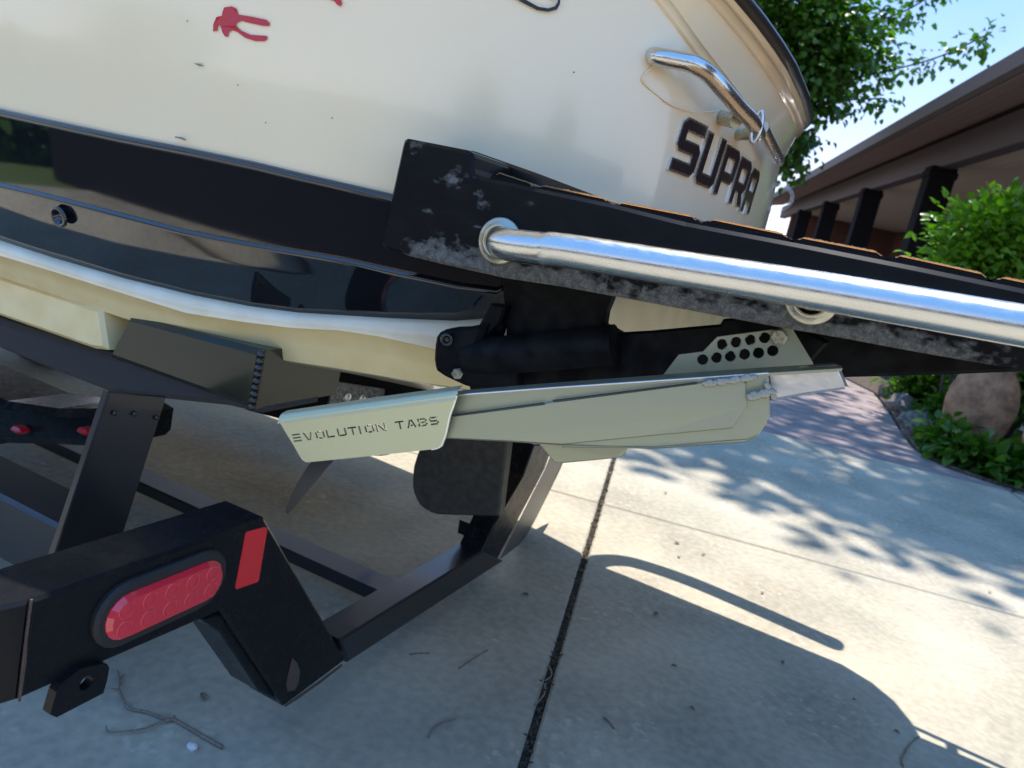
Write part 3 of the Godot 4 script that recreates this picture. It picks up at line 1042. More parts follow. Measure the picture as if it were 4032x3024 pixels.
func shifted(a: Array, by: float) -> Array:
	var out: Array = []
	for x in a:
		out.append(x + by)
	return out


func blend(a: Array, b, t: float) -> Array:
	var out: Array = []
	for i in a.size():
		out.append(lerpf(a[i], b[i] if b is Array else b, t))
	return out


func hull_out(p: Vector3) -> Vector3:
	return Vector3((p.x + 1.6) * 0.35 if p.x > -0.9 or p.x < -3.6 else 0.0, 0.0, p.z - KEEL_Z)


func patch(parent: Node3D, called: String, pts: Array, m: Material, n: Vector3, thick := 0.0008) -> MeshInstance3D:
	var st := mb()
	plate(st, pts, -n.normalized() * thick)
	return obj(called, st, m, parent)


func build_boat() -> void:
	var boat := thing("motor_boat", "white and black motor boat on a trailer, seen at its stern corner", "boat", Vector3(-1.6, 0, KEEL_Z))
	var st := mb()
	var rows: Array = []
	for t in [0.0, 0.2, 0.4, 0.6, 0.8, 0.94, 1.0]:
		rows.append(hull_row(blend(HULL_STRIPE_TOP, HULL_SHEER, t), 0.006 * sin(PI * t)))
	loft(st, rows, hull_out, true)
	var hull := obj("hull", st, M.gelcoat, boat)
	var down := func(p: Vector3) -> Vector3: return hull_out(p) - Vector3(0, 0.8, 0)
	st = mb()
	loft(st, [hull_row(HULL_SHEER, 0.0), hull_row(shifted(HULL_SHEER, 0.001), 0.004), hull_row(shifted(HULL_SHEER, 0.003), 0.0055), hull_row(shifted(HULL_SHEER, 0.014), 0.0075), hull_row(shifted(HULL_SHEER, 0.0165), 0.0045)], down, true)
	loft(st, [hull_row(shifted(HULL_SHEER, 0.0165), 0.0045), hull_row(blend(HULL_SHEER, HULL_RAIL, 0.45), 0.05, 0.011), hull_row(blend(HULL_SHEER, HULL_RAIL, 0.72), 0.1, 0.018)], down, true, 1)
	loft(st, [hull_row(blend(HULL_SHEER, HULL_RAIL, 0.72), 0.1, 0.018), hull_row(blend(HULL_SHEER, HULL_RAIL, 0.74), 0.112, 0.025), hull_row(blend(HULL_SHEER, HULL_RAIL, 0.84), 0.124, 0.029), hull_row(blend(HULL_SHEER, HULL_RAIL, 0.87), 0.121, 0.0255), hull_row(blend(HULL_SHEER, HULL_RAIL, 1.0), 0.13, 0.03)], down, true, 2)
	obj("gunwale", st, M.gelcoat, boat)
	st = mb()
	loft(st, [hull_row(HULL_RAIL, 0.129, 0.029), hull_row(shifted(HULL_RAIL, 0.001), 0.142, 0.0385), hull_row(shifted(HULL_RAIL, 0.008), 0.148, 0.0435), hull_row(shifted(HULL_RAIL, 0.016), 0.143, 0.0395), hull_row(shifted(HULL_RAIL, 0.0185), 0.128, 0.028)], hull_out, true)
	obj("rub_rail", st, M.rubber_rail, boat)
	st = mb()
	var spine := PackedVector3Array()
	for p in hull_row(1.42, -0.05):
		spine.append(Vector3(clampf(p.x, -3.6, -0.7), 1.42, KEEL_Z + (p.z - KEEL_Z) * 0.02))
	loft(st, [hull_row(shifted(HULL_RAIL, 0.018), 0.13, 0.029), hull_row(shifted(HULL_RAIL, 0.024), 0.12, 0.02), hull_row(shifted(HULL_RAIL, 0.03), 0.06, 0.0), hull_row(shifted(HULL_RAIL, 0.034), -0.05, -0.05), spine], func(_p: Vector3) -> Vector3: return Vector3.UP, true)
	obj("deck", st, M.gelcoat, boat)
	# black band: a small lip on top, an upright upper face, a crease, a face that turns under
	st = mb()
	loft(st, [hull_row(shifted(HULL_STRIPE_TOP, 0.001), -0.002), hull_row(HULL_STRIPE_TOP, 0.005), hull_row(shifted(HULL_STRIPE_TOP, -0.004), 0.0085), hull_row(shifted(HULL_STRIPE_TOP, -0.0095), 0.0085), hull_row(shifted(HULL_STRIPE_TOP, -0.012), 0.0055)], hull_out, true)
	loft(st, [hull_row(shifted(HULL_STRIPE_TOP, -0.012), 0.0055), hull_row(blend(HULL_STRIPE_TOP, HULL_CREASE, 0.5), 0.0055), hull_row(shifted(HULL_CREASE, 0.006), 0.0045)], hull_out, true, 1)
	loft(st, [hull_row(shifted(HULL_CREASE, 0.006), 0.0045), hull_row(shifted(HULL_CREASE, 0.003), 0.0075), hull_row(HULL_CREASE, 0.0095), hull_row(shifted(HULL_CREASE, -0.004), 0.008)], hull_out, true, 2)
	loft(st, [hull_row(shifted(HULL_CREASE, -0.004), 0.008), hull_row(blend(HULL_CREASE, HULL_STRIPE_LOW, 0.3), -0.003), hull_row(blend(HULL_CREASE, HULL_STRIPE_LOW, 0.65), -0.017), hull_row(HULL_STRIPE_LOW, -0.035)], hull_out, true, 3)
	obj("hull_stripe", st, M.black_gel, boat)
	st = mb()
	loft(st, [hull_row(shifted(HULL_STRIPE_LOW, 0.001), -0.037), hull_row(shifted(HULL_STRIPE_LOW, -0.001), -0.03), hull_row(shifted(HULL_STRIPE_LOW, -0.006), -0.025), hull_row(blend(HULL_STRIPE_LOW, HULL_CHINE, 0.6), -0.021), hull_row(HULL_CHINE, -0.022)], hull_out, true)
	obj("chine", st, M.chine, boat)
	st = mb()
	loft(st, [hull_row(HULL_CHINE, -0.022), hull_row(shifted(HULL_CHINE, -0.002), -0.026), hull_row(blend(HULL_CHINE, HULL_EDGE, 0.5), -0.034), hull_row(HULL_EDGE, -0.045)], hull_out, true)
	obj("lower_hull", st, M.stained, boat)
	st = mb()
	var keel := PackedVector3Array()
	for p in hull_row(0.47, -0.3):
		keel.append(Vector3(minf(p.x, -0.45), 0.47, KEEL_Z + (p.z - KEEL_Z) * 0.04))
	loft(st, [hull_row(HULL_EDGE, -0.045), hull_row(shifted(HULL_EDGE, -0.004), -0.055), hull_row(shifted(HULL_EDGE, -0.06), -0.3), keel], func(_p: Vector3) -> Vector3: return Vector3.DOWN, true)
	obj("hull_bottom", st, M.chine, boat)
	# a lower planing strake that ends in a small raking face
	st = mb()
	plate(st, [Vector3(-1.441, 0.62, -0.862), Vector3(-1.362, 0.616, -0.862), Vector3(-1.152, 0.618, -0.862), Vector3(-1.105, 0.618, -0.862), Vector3(-1.082, 0.556, -0.862), Vector3(-1.115, 0.55, -0.862), Vector3(-1.355, 0.546, -0.862), Vector3(-1.435, 0.548, -0.862), Vector3(-3.2, 0.565, -0.862), Vector3(-3.2, 0.61, -0.862)], Vector3(0.012, 0, -0.12), 0.006)
	obj("strake", st, M.stained, boat)
	# a round drain fitting in the lower black band
	var dn := Vector3(0.05, -0.3, 1)
	var drain: Vector3 = Vector3(-1.149, 0.756, -0.812)
	st = mb()
	lathe(st, [Vector2(0.0165, 0.0), Vector2(0.0165, 0.004), Vector2(0.014, 0.0055), Vector2(0.0105, 0.004), Vector2(0.0095, -0.004), Vector2(0.0, -0.006)], facing(drain, dn), 24)
	obj("drain_fitting", st, M.black_gel, boat)

	# decals
	var near_n := Vector3(0.12, 0.0, 1)
	patch(boat, "tool_decal", [Vector3(-0.893, 1.093, -0.842), Vector3(-0.882, 1.096, -0.844), Vector3(-0.874, 1.094, -0.845), Vector3(-0.871, 1.087, -0.846), Vector3(-0.85, 1.087, -0.849), Vector3(-0.826, 1.086, -0.853), Vector3(-0.821, 1.083, -0.854), Vector3(-0.821, 1.079, -0.854), Vector3(-0.831, 1.078, -0.852), Vector3(-0.853, 1.079, -0.849), Vector3(-0.864, 1.08, -0.847), Vector3(-0.872, 1.076, -0.845), Vector3(-0.872, 1.072, -0.845), Vector3(-0.862, 1.067, -0.847), Vector3(-0.847, 1.064, -0.85), Vector3(-0.823, 1.066, -0.854), Vector3(-0.821, 1.063, -0.854), Vector3(-0.825, 1.059, -0.853), Vector3(-0.839, 1.057, -0.851), Vector3(-0.855, 1.059, -0.848), Vector3(-0.869, 1.065, -0.846), Vector3(-0.877, 1.066, -0.845), Vector3(-0.882, 1.063, -0.844), Vector3(-0.882, 1.057, -0.844), Vector3(-0.886, 1.056, -0.843), Vector3(-0.891, 1.061, -0.842), Vector3(-0.896, 1.069, -0.842), Vector3(-0.9, 1.07, -0.841), Vector3(-0.9, 1.062, -0.841), Vector3(-0.906, 1.06, -0.84), Vector3(-0.907, 1.069, -0.84), Vector3(-0.903, 1.079, -0.84), Vector3(-0.895, 1.082, -0.842), Vector3(-0.895, 1.087, -0.842)], M.red_sticker, near_n)
	patch(boat, "tool_decal", [Vector3(-0.748, 1.13, -0.868), Vector3(-0.733, 1.129, -0.871), Vector3(-0.724, 1.127, -0.873), Vector3(-0.721, 1.121, -0.873), Vector3(-0.723, 1.118, -0.873), Vector3(-0.727, 1.119, -0.872), Vector3(-0.732, 1.123, -0.871), Vector3(-0.743, 1.125, -0.869)], M.red_sticker, near_n)
	patch(boat, "oval_decal", [Vector3(-0.512, 1.169, -0.941), Vector3(-0.502, 1.165, -0.946), Vector3(-0.492, 1.162, -0.951), Vector3(-0.48, 1.159, -0.957), Vector3(-0.467, 1.16, -0.963), Vector3(-0.458, 1.165, -0.968), Vector3(-0.456, 1.172, -0.969), Vector3(-0.457, 1.181, -0.969), Vector3(-0.459, 1.181, -0.968), Vector3(-0.459, 1.173, -0.967), Vector3(-0.461, 1.168, -0.966), Vector3(-0.468, 1.164, -0.963), Vector3(-0.479, 1.163, -0.957), Vector3(-0.489, 1.166, -0.952), Vector3(-0.498, 1.169, -0.948), Vector3(-0.506, 1.173, -0.944)], M.black_sticker, Vector3(0.45, 0, 1))
	patch(boat, "oval_decal", [Vector3(-0.47, 1.178, -0.962), Vector3(-0.465, 1.175, -0.964), Vector3(-0.461, 1.177, -0.967), Vector3(-0.46, 1.18, -0.967), Vector3(-0.463, 1.177, -0.966), Vector3(-0.466, 1.178, -0.964)], M.black_sticker, Vector3(0.45, 0, 1))
	patch(boat, "scuff_mark", [Vector3(-0.932, 1.014, -0.836), Vector3(-0.922, 1.015, -0.838), Vector3(-0.914, 1.013, -0.839), Vector3(-0.922, 1.012, -0.838)], M.scuff, near_n)
	patch(boat, "scuff_mark", [Vector3(-0.949, 0.911, -0.834), Vector3(-0.938, 0.912, -0.836), Vector3(-0.929, 0.91, -0.837), Vector3(-0.932, 0.908, -0.836), Vector3(-0.941, 0.909, -0.835), Vector3(-0.949, 0.909, -0.834)], M.scuff, near_n)
	for spot in [[Vector3(-0.807, 0.954, -0.857)], [Vector3(-0.711, 0.977, -0.876)], [Vector3(-0.857, 0.996, -0.848)], [Vector3(-0.425, 1.096, -0.987)], [Vector3(-0.95, 1.068, -0.834)]]:
		var c: Vector3 = spot[0]
		st = mb()
		lathe(st, [Vector2(0.0011, 0.0), Vector2(0.0, 0.0004)], facing(c, near_n), 6)
		obj("scuff_mark", st, M.black_sticker, boat)

	build_lettering(boat)
	build_handle(boat)
	build_platform(boat)
	build_tab(boat)
	build_stern_gear(boat)


func letter_shape(c: String) -> Array:
	var hole := PackedVector2Array([Vector2(0.27, 0.5), Vector2(0.69, 0.5), Vector2(0.69, 0.77), Vector2(0.27, 0.77)])
	match c:
		"S": return [PackedVector2Array([Vector2(0, 0), Vector2(0.8, 0), Vector2(0.95, 0.12), Vector2(0.95, 0.5), Vector2(0.82, 0.62), Vector2(0.27, 0.62), Vector2(0.27, 0.76), Vector2(0.95, 0.76), Vector2(0.95, 1), Vector2(0.16, 1), Vector2(0, 0.88), Vector2(0, 0.5), Vector2(0.13, 0.38), Vector2(0.68, 0.38), Vector2(0.68, 0.24), Vector2(0, 0.24)]), []]
		"U": return [PackedVector2Array([Vector2(0, 1), Vector2(0.27, 1), Vector2(0.27, 0.24), Vector2(0.68, 0.24), Vector2(0.68, 1), Vector2(0.95, 1), Vector2(0.95, 0.12), Vector2(0.8, 0), Vector2(0.15, 0), Vector2(0, 0.12)]), []]
		"P": return [PackedVector2Array([Vector2(0, 0), Vector2(0.27, 0), Vector2(0.27, 0.28), Vector2(0.8, 0.28), Vector2(0.95, 0.4), Vector2(0.95, 0.88), Vector2(0.8, 1), Vector2(0, 1)]), [hole]]
		"R": return [PackedVector2Array([Vector2(0, 0), Vector2(0.27, 0), Vector2(0.27, 0.28), Vector2(0.48, 0.28), Vector2(0.66, 0), Vector2(0.97, 0), Vector2(0.79, 0.29), Vector2(0.95, 0.42), Vector2(0.95, 0.88), Vector2(0.8, 1), Vector2(0, 1)]), [hole]]
	return [PackedVector2Array([Vector2(0, 0), Vector2(0.27, 0), Vector2(0.27, 0.25), Vector2(0.68, 0.25), Vector2(0.68, 0), Vector2(0.95, 0), Vector2(0.95, 0.85), Vector2(0.8, 1), Vector2(0.15, 1), Vector2(0, 0.85)]), [hole]]


func build_lettering(boat: Node3D) -> void:
	var feet: Array = [Vector3(-0.313, 1.007, -1.111), Vector3(-0.288, 1.005, -1.201), Vector3(-0.274, 0.994, -1.274), Vector3(-0.263, 0.99, -1.347), Vector3(-0.256, 0.987, -1.404), Vector3(-0.25, 0.985, -1.504)]
	var top: Vector3 = Vector3(-0.313, 1.085, -1.112)
	var tall: float = top.y - feet[0].y
	var root := Node3D.new()
	root.name = "hull_lettering"
	boat.add_child(root)
	# even spacing along the foot line
	var run: Array = [0.0]
	for i in 5:
		run.append(run[i] + feet[i].distance_to(feet[i + 1]))
	var at := func(t: float) -> Vector3:
		var want: float = clampf(t, 0.0, 1.0) * run[5]
		for i in 5:
			if want <= run[i + 1]:
				return feet[i].lerp(feet[i + 1], (want - run[i]) / (run[i + 1] - run[i]))
		return feet[5]
	for i in 5:
		var shape: Array = letter_shape("SUPRA"[i])
		var a: Vector3 = at.call(i / 5.12)
		var b: Vector3 = at.call((i + 0.95) / 5.12)
		a.y = lerpf(feet[0].y, feet[5].y, i / 5.0)
		b.y = a.y
		var ux := (b - a).normalized()
		var n := ux.cross(Vector3.UP).normalized()
		if n.x < 0.0:
			n = -n
		var uy := Vector3.UP
		var pitch := (b - a).length() / 0.95
		for layer in 2:
			var outline := PackedVector2Array()
			for p in shape[0]:
				outline.append(Vector2(p.x * pitch * 0.97 + p.y * tall * 0.14, p.y * tall))
			var holes: Array = []
			for h in shape[1]:
				var q := PackedVector2Array()
				for p in h:
					q.append(Vector2(p.x * pitch * 0.97 + p.y * tall * 0.14, p.y * tall))
				holes.append(q)
			if layer == 1:
				outline = Geometry2D.offset_polygon(outline, -0.0028)[0]
				for k in holes.size():
					holes[k] = Geometry2D.offset_polygon(holes[k], 0.0028)[0]
			var st := mb()
			cut_plate(st, outline, holes, a + n * (0.009 if layer == 0 else 0.0098), ux, uy, -n * (0.009 if layer == 0 else 0.0045))
			obj("letter_rim" if layer == 0 else "letter", st, M.chrome if layer == 0 else M.dark_badge, root)


func build_handle(boat: Node3D) -> void:
	var st := mb()
	var grip := Node3D.new()
	grip.name = "grab_handle"
	boat.add_child(grip)
	tube(st, smooth_path([Vector3(-0.349, 1.144, -1.064), Vector3(-0.339, 1.14, -1.047), Vector3(-0.31, 1.14, -1.055), Vector3(-0.29, 1.139, -1.063), Vector3(-0.276, 1.136, -1.091), Vector3(-0.258, 1.124, -1.116), Vector3(-0.243, 1.114, -1.173), Vector3(-0.232, 1.109, -1.226), Vector3(-0.228, 1.103, -1.268), Vector3(-0.234, 1.105, -1.332)], 6), 0.0118, 18)
	obj("rail", st, M.chrome, grip)
	st = mb()
	tube(st, [Vector3(-0.28, 1.107, -1.233), Vector3(-0.249, 1.101, -1.209)], 0.011, 14)
	obj("stanchion", st, M.steel, grip)
	st = mb()
	tube(st, [Vector3(-0.266, 1.098, -1.316), Vector3(-0.234, 1.101, -1.294)], 0.009, 14)
	obj("stanchion", st, M.steel, grip)
	st = mb()
	var eye: Vector3 = Vector3(-0.225, 1.104, -1.249)
	var ring: Array = []
	for i in 25:
		var t := TAU * i / 24.0
		ring.append(eye + Vector3(0.006 * cos(t), 0.023 * sin(t), -0.001 * cos(t)))
	tube(st, ring, 0.0032, 8, false)
	obj("tow_ring", st, M.chrome, grip)
	st = mb()
	tube(st, smooth_path([Vector3(-0.234, 1.12, -1.347), Vector3(-0.228, 1.11, -1.412), Vector3(-0.221, 1.098, -1.524)], 4), 0.0105, 14)
	obj("rail", st, M.chrome, grip)
	st = mb()
	tube(st, smooth_path([Vector3(-0.344, 1.127, -1.053), Vector3(-0.35, 1.115, -1.046), Vector3(-0.347, 1.105, -1.05), Vector3(-0.318, 1.091, -1.087), Vector3(-0.296, 1.094, -1.142), Vector3(-0.28, 1.112, -1.21)], 6), 0.0012, 6)
	obj("hull_moulding", st, M.gelcoat, boat)
	# a clear oval plastic loop near the far corner
	st = mb()
	var mid: Vector3 = Vector3(-0.27, 1.066, -1.953)
	ring = []
	for i in 29:
		var t := TAU * i / 28.0
		ring.append(mid + Vector3(0.04 * cos(t), 0.031 * sin(t) + 0.004 * cos(t), -0.004 * cos(t)))
	tube(st, ring, 0.0042, 8, false)
	obj("clear_loop", st, M.clear, boat)


func build_platform(boat: Node3D) -> void:
	var pf := Node3D.new()
	pf.name = "swim_platform"
	boat.add_child(pf)
	var uvf := [Vector3(-0.565, 0.98, 0), Vector3(1.0 / 0.9, 0, 0), Vector3(0, -1.0 / 0.16, 0)]
	var st := mb()
	plate(st, [Vector3(-0.563, 0.956, -0.83), Vector3(-0.562, 0.962, -0.83), Vector3(-0.558, 0.965, -0.83), Vector3(-0.552, 0.965, -0.83), Vector3(-0.472, 0.964, -0.83), Vector3(-0.465, 0.962, -0.83), Vector3(-0.461, 0.957, -0.83), Vector3(-0.459, 0.945, -0.83), Vector3(-0.456, 0.939, -0.83), Vector3(-0.448, 0.937, -0.83), Vector3(-0.37, 0.936, -0.83), Vector3(-0.282, 0.935, -0.83), Vector3(-0.196, 0.931, -0.83), Vector3(-0.068, 0.932, -0.83), Vector3(0.028, 0.932, -0.83), Vector3(0.118, 0.931, -0.83), Vector3(0.211, 0.931, -0.83), Vector3(0.233, 0.86, -0.83), Vector3(0.139, 0.86, -0.83), Vector3(0.049, 0.854, -0.83), Vector3(-0.011, 0.851, -0.83), Vector3(-0.072, 0.847, -0.83), Vector3(-0.189, 0.841, -0.83), Vector3(-0.321, 0.834, -0.83), Vector3(-0.39, 0.828, -0.83), Vector3(-0.483, 0.826, -0.83), Vector3(-0.527, 0.826, -0.83), Vector3(-0.559, 0.827, -0.83), Vector3(-0.566, 0.829, -0.83), Vector3(-0.57, 0.834, -0.83)], Vector3(0, 0, -0.11), 0.0042, uvf)
	obj("shell", st, M.platform, pf)
	st = mb()
	plate(st, [Vector3(-0.538, 0.973, -0.935), Vector3(-0.519, 0.972, -0.935), Vector3(-0.431, 0.96, -0.935), Vector3(-0.349, 0.947, -0.935), Vector3(-0.33, 0.943, -0.935), Vector3(-0.318, 0.893, -0.935), Vector3(-0.517, 0.878, -0.935)], Vector3(0, 0, -0.03), 0.004)
	obj("raised_border", st, M.platform_plain, pf)
	# the deck, in plan: wings beside a longer middle
	st = mb()
	var deck: Array = []
	for p in [Vector2(-0.5, -0.938), Vector2(-0.34, -0.937), Vector2(0.27, -0.938), Vector2(0.285, -1.0), Vector2(0.29, -1.04), Vector2(0.62, -1.06), Vector2(0.7, -1.1), Vector2(0.74, -1.2), Vector2(0.75, -1.5), Vector2(0.74, -1.85), Vector2(0.7, -1.98), Vector2(0.62, -2.04), Vector2(0.3, -2.05), Vector2(0.285, -2.1), Vector2(0.25, -2.17), Vector2(0.2, -2.22), Vector2(0.13, -2.255), Vector2(-0.45, -2.28), Vector2(-0.6, -2.28), Vector2(-0.6, -1.0)]:
		deck.append(Vector3(p.x, 0.914, p.y))
	plate(st, deck, Vector3(0, -0.045, 0), 0.006)
	obj("deck", st, M.platform_plain, pf)
	# foam mat in separate panels with chamfered ends
	var ends: Array = [Vector3(-0.445, 0.947, -0.862), Vector3(-0.39, 0.941, -0.862), Vector3(-0.386, 0.942, -0.862), Vector3(-0.295, 0.941, -0.862), Vector3(-0.286, 0.94, -0.862), Vector3(-0.19, 0.94, -0.862), Vector3(-0.181, 0.941, -0.862), Vector3(-0.093, 0.94, -0.862), Vector3(-0.087, 0.94, -0.862), Vector3(-0.001, 0.94, -0.862), Vector3(0.006, 0.941, -0.862), Vector3(0.092, 0.939, -0.862), Vector3(0.096, 0.939, -0.862), Vector3(0.186, 0.938, -0.862)]
	for i in 7:
		var a: Vector3 = ends[i * 2]
		var b: Vector3 = ends[i * 2 + 1]
		var deep := Vector3(0, 0, -0.9) if i > 1 else Vector3(0, 0, -0.07)
		var low := 0.915
		var c := 0.005
		var tilt := (b.y - a.y) / (b.x - a.x)
		st = mb()
		plate(st, [Vector3(a.x - c, low, a.z), Vector3(a.x - c, a.y - 0.005 - c * tilt, a.z), Vector3(a.x + c, a.y - 0.0012, a.z), Vector3(b.x - c, b.y - 0.0012, b.z), Vector3(b.x + c, b.y - 0.006, b.z), Vector3(b.x + c, low, b.z)], deep)
		var panel := obj("mat_panel", st, M.mat_foam, pf)
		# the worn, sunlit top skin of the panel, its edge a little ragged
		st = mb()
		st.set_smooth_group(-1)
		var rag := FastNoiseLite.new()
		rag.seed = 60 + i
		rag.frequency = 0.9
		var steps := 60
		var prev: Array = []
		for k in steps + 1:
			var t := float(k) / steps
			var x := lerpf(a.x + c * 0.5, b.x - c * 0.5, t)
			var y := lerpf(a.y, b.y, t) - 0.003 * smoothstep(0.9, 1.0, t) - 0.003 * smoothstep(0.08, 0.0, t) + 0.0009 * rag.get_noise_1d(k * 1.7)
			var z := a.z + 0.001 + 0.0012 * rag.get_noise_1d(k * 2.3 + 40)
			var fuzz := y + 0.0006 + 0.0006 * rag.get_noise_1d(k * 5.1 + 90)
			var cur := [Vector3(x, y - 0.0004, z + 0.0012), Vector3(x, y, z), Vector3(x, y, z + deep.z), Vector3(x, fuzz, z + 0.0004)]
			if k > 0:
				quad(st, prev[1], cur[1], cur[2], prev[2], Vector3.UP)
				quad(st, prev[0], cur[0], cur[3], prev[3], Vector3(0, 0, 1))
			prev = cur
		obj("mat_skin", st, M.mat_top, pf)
	# stainless rub tube on its two flanges, and the same on the far side
	var f0: Vector3 = Vector3(-0.404, 0.869, -0.828)
	var f1: Vector3 = Vector3(-0.053, 0.882, -0.828)
	for f in [[f0, 0.0275], [f1, 0.0265]]:
		st = mb()
		lathe(st, [Vector2(f[1], 0.0), Vector2(f[1], 0.0025), Vector2(f[1] * 0.93, 0.0042), Vector2(f[1] * 0.74, 0.0048), Vector2(f[1] * 0.71, 0.0075), Vector2(f[1] * 0.6, 0.0078), Vector2(f[1] * 0.58, 0.002)], facing(f[0], Vector3(0, 0, 1)), 36)
		obj("tube_flange", st, M.steel, pf)
	st = mb()
	var t0: Vector3 = Vector3(-0.343, 0.872, -0.783)
	var t1: Vector3 = Vector3(-0.305, 0.876, -0.783)
	var t2: Vector3 = Vector3(-0.052, 0.891, -0.783)
	var t3: Vector3 = Vector3(0.12, 0.899, -0.783)
	var t4: Vector3 = t3 + (t3 - t2) * 0.3
	tube(st, smooth_path([f0 + Vector3(0.006, 0, -0.012), f0 + Vector3(0.009, -0.0005, 0.01), f0 + Vector3(0.022, -0.001, 0.031), t0 + Vector3(0.01, 0, -0.002), t1, t1.lerp(t2, 0.5), t2, t3, t4], 8), 0.0182, 32)
	obj("rub_tube", st, M.chrome, pf)
	st = mb()
	tube(st, [f1, f1 + Vector3(0, 0.002, 0.035)], 0.012, 14)
	obj("tube_standoff", st, M.steel, pf)
	st = mb()
	var far_r: Array = []
	for i in 37:
		far_r.append(0.036 * sqrt(clampf((37.2 - i) / 5.0, 0.02, 1.0)))
	tube(st, smooth_path([Vector3(-0.55, 0.88, -2.27), Vector3(-0.53, 0.88, -2.33), Vector3(-0.46, 0.88, -2.39), Vector3(-0.3, 0.88, -2.41), Vector3(-0.1, 0.88, -2.39), Vector3(0.08, 0.88, -2.365), Vector3(0.13, 0.88, -2.36)], 6), far_r, 14)
	obj("rub_tube", st, M.chrome, pf)
	st = mb()
	tube(st, [Vector3(0.27, 0.92, -2.1), Vector3(0.72, 0.92, -2.05)], 0.008, 10)
	tube(st, [Vector3(0.36, 0.92, -2.09), Vector3(0.36, 0.9, -2.03)], 0.012, 10)
	tube(st, [Vector3(0.6, 0.92, -2.065), Vector3(0.6, 0.9, -2.03)], 0.012, 10)
	obj("step_rail", st, M.chrome, pf)
	# black frame that carries the platform
	st = mb()
	plate(st, [Vector3(-0.454, 0.823, -0.95), Vector3(-0.374, 0.834, -0.95), Vector3(-0.293, 0.834, -0.95), Vector3(-0.297, 0.808, -0.95), Vector3(-0.296, 0.792, -0.95), Vector3(-0.29, 0.789, -0.95), Vector3(-0.284, 0.789, -0.95), Vector3(-0.272, 0.786, -0.95), Vector3(-0.237, 0.797, -0.95), Vector3(-0.154, 0.826, -0.95), Vector3(-0.152, 0.833, -0.95), Vector3(-0.113, 0.848, -0.95), Vector3(-0.07, 0.847, -0.95), Vector3(-0.031, 0.835, -0.95), Vector3(-0.06, 0.773, -0.95), Vector3(-0.462, 0.65, -0.95), Vector3(-0.482, 0.685, -0.95), Vector3(-0.462, 0.727, -0.95), Vector3(-0.426, 0.736, -0.95), Vector3(-0.432, 0.764, -0.95)], Vector3(0, 0, -0.02), 0.003)
	obj("platform_bracket", st, M.bracket, pf)
	st = mb()
	plate(st, [Vector3(-0.122, 0.856, -1), Vector3(0.015, 0.867, -1), Vector3(0.163, 0.867, -1), Vector3(0.249, 0.875, -1), Vector3(0.249, 0.875, -1), Vector3(0.162, 0.849, -1), Vector3(0.089, 0.825, -1), Vector3(-0.005, 0.796, -1), Vector3(-0.045, 0.781, -1), Vector3(-0.096, 0.762, -1)], Vector3(0, 0, -0.05), 0.004)
	obj("platform_frame", st, M.bracket, pf)


func strokes(c: String) -> Array:
	# each stroke is a bar between two points of a cell 1 wide and 1 tall, with its thickness
	var w := 0.2
	match c:
		"E": return [[0.0, 0.9, 0.9, 0.9, w], [0.0, 0.5, 0.9, 0.5, w], [0.0, 0.1, 0.9, 0.1, w]]
		"V": return [[0.08, 1.0, 0.42, 0.0, w], [0.88, 1.0, 0.56, 0.0, w]]
		"O": return [[0.1, 0.88, 0.1, 0.12, w], [0.9, 0.88, 0.9, 0.12, w], [0.3, 0.9, 0.72, 0.9, w], [0.3, 0.1, 0.72, 0.1, w]]
		"L": return [[0.1, 1.0, 0.1, 0.0, w], [0.2, 0.1, 0.85, 0.1, w]]
		"U": return [[0.1, 1.0, 0.1, 0.1, w], [0.9, 1.0, 0.9, 0.1, w], [0.15, 0.1, 0.85, 0.1, w]]
		"T": return [[0.0, 0.9, 0.95, 0.9, w], [0.48, 0.82, 0.48, 0.0, w]]
		"I": return [[0.15, 1.0, 0.15, 0.0, w]]
		"N": return [[0.1, 1.0, 0.1, 0.0, w], [0.9, 1.0, 0.9, 0.0, w], [0.22, 0.92, 0.78, 0.08, w]]
		"A": return [[0.06, 0.0, 0.42, 1.0, w], [0.9, 0.0, 0.56, 1.0, w], [0.38, 0.3, 0.62, 0.3, w]]
		"B": return [[0.1, 1.0, 0.1, 0.58, w], [0.1, 0.42, 0.1, 0.0, w], [0.28, 0.9, 0.82, 0.9, w], [0.28, 0.5, 0.82, 0.5, w], [0.28, 0.1, 0.82, 0.1, w], [0.9, 0.84, 0.9, 0.6, w], [0.9, 0.4, 0.9, 0.16, w]]
		"S": return [[0.1, 0.9, 0.88, 0.9, w], [0.1, 0.8, 0.1, 0.58, w], [0.12, 0.5, 0.82, 0.5, w], [0.9, 0.42, 0.9, 0.2, w], [0.08, 0.1, 0.85, 0.1, w]]
	return []


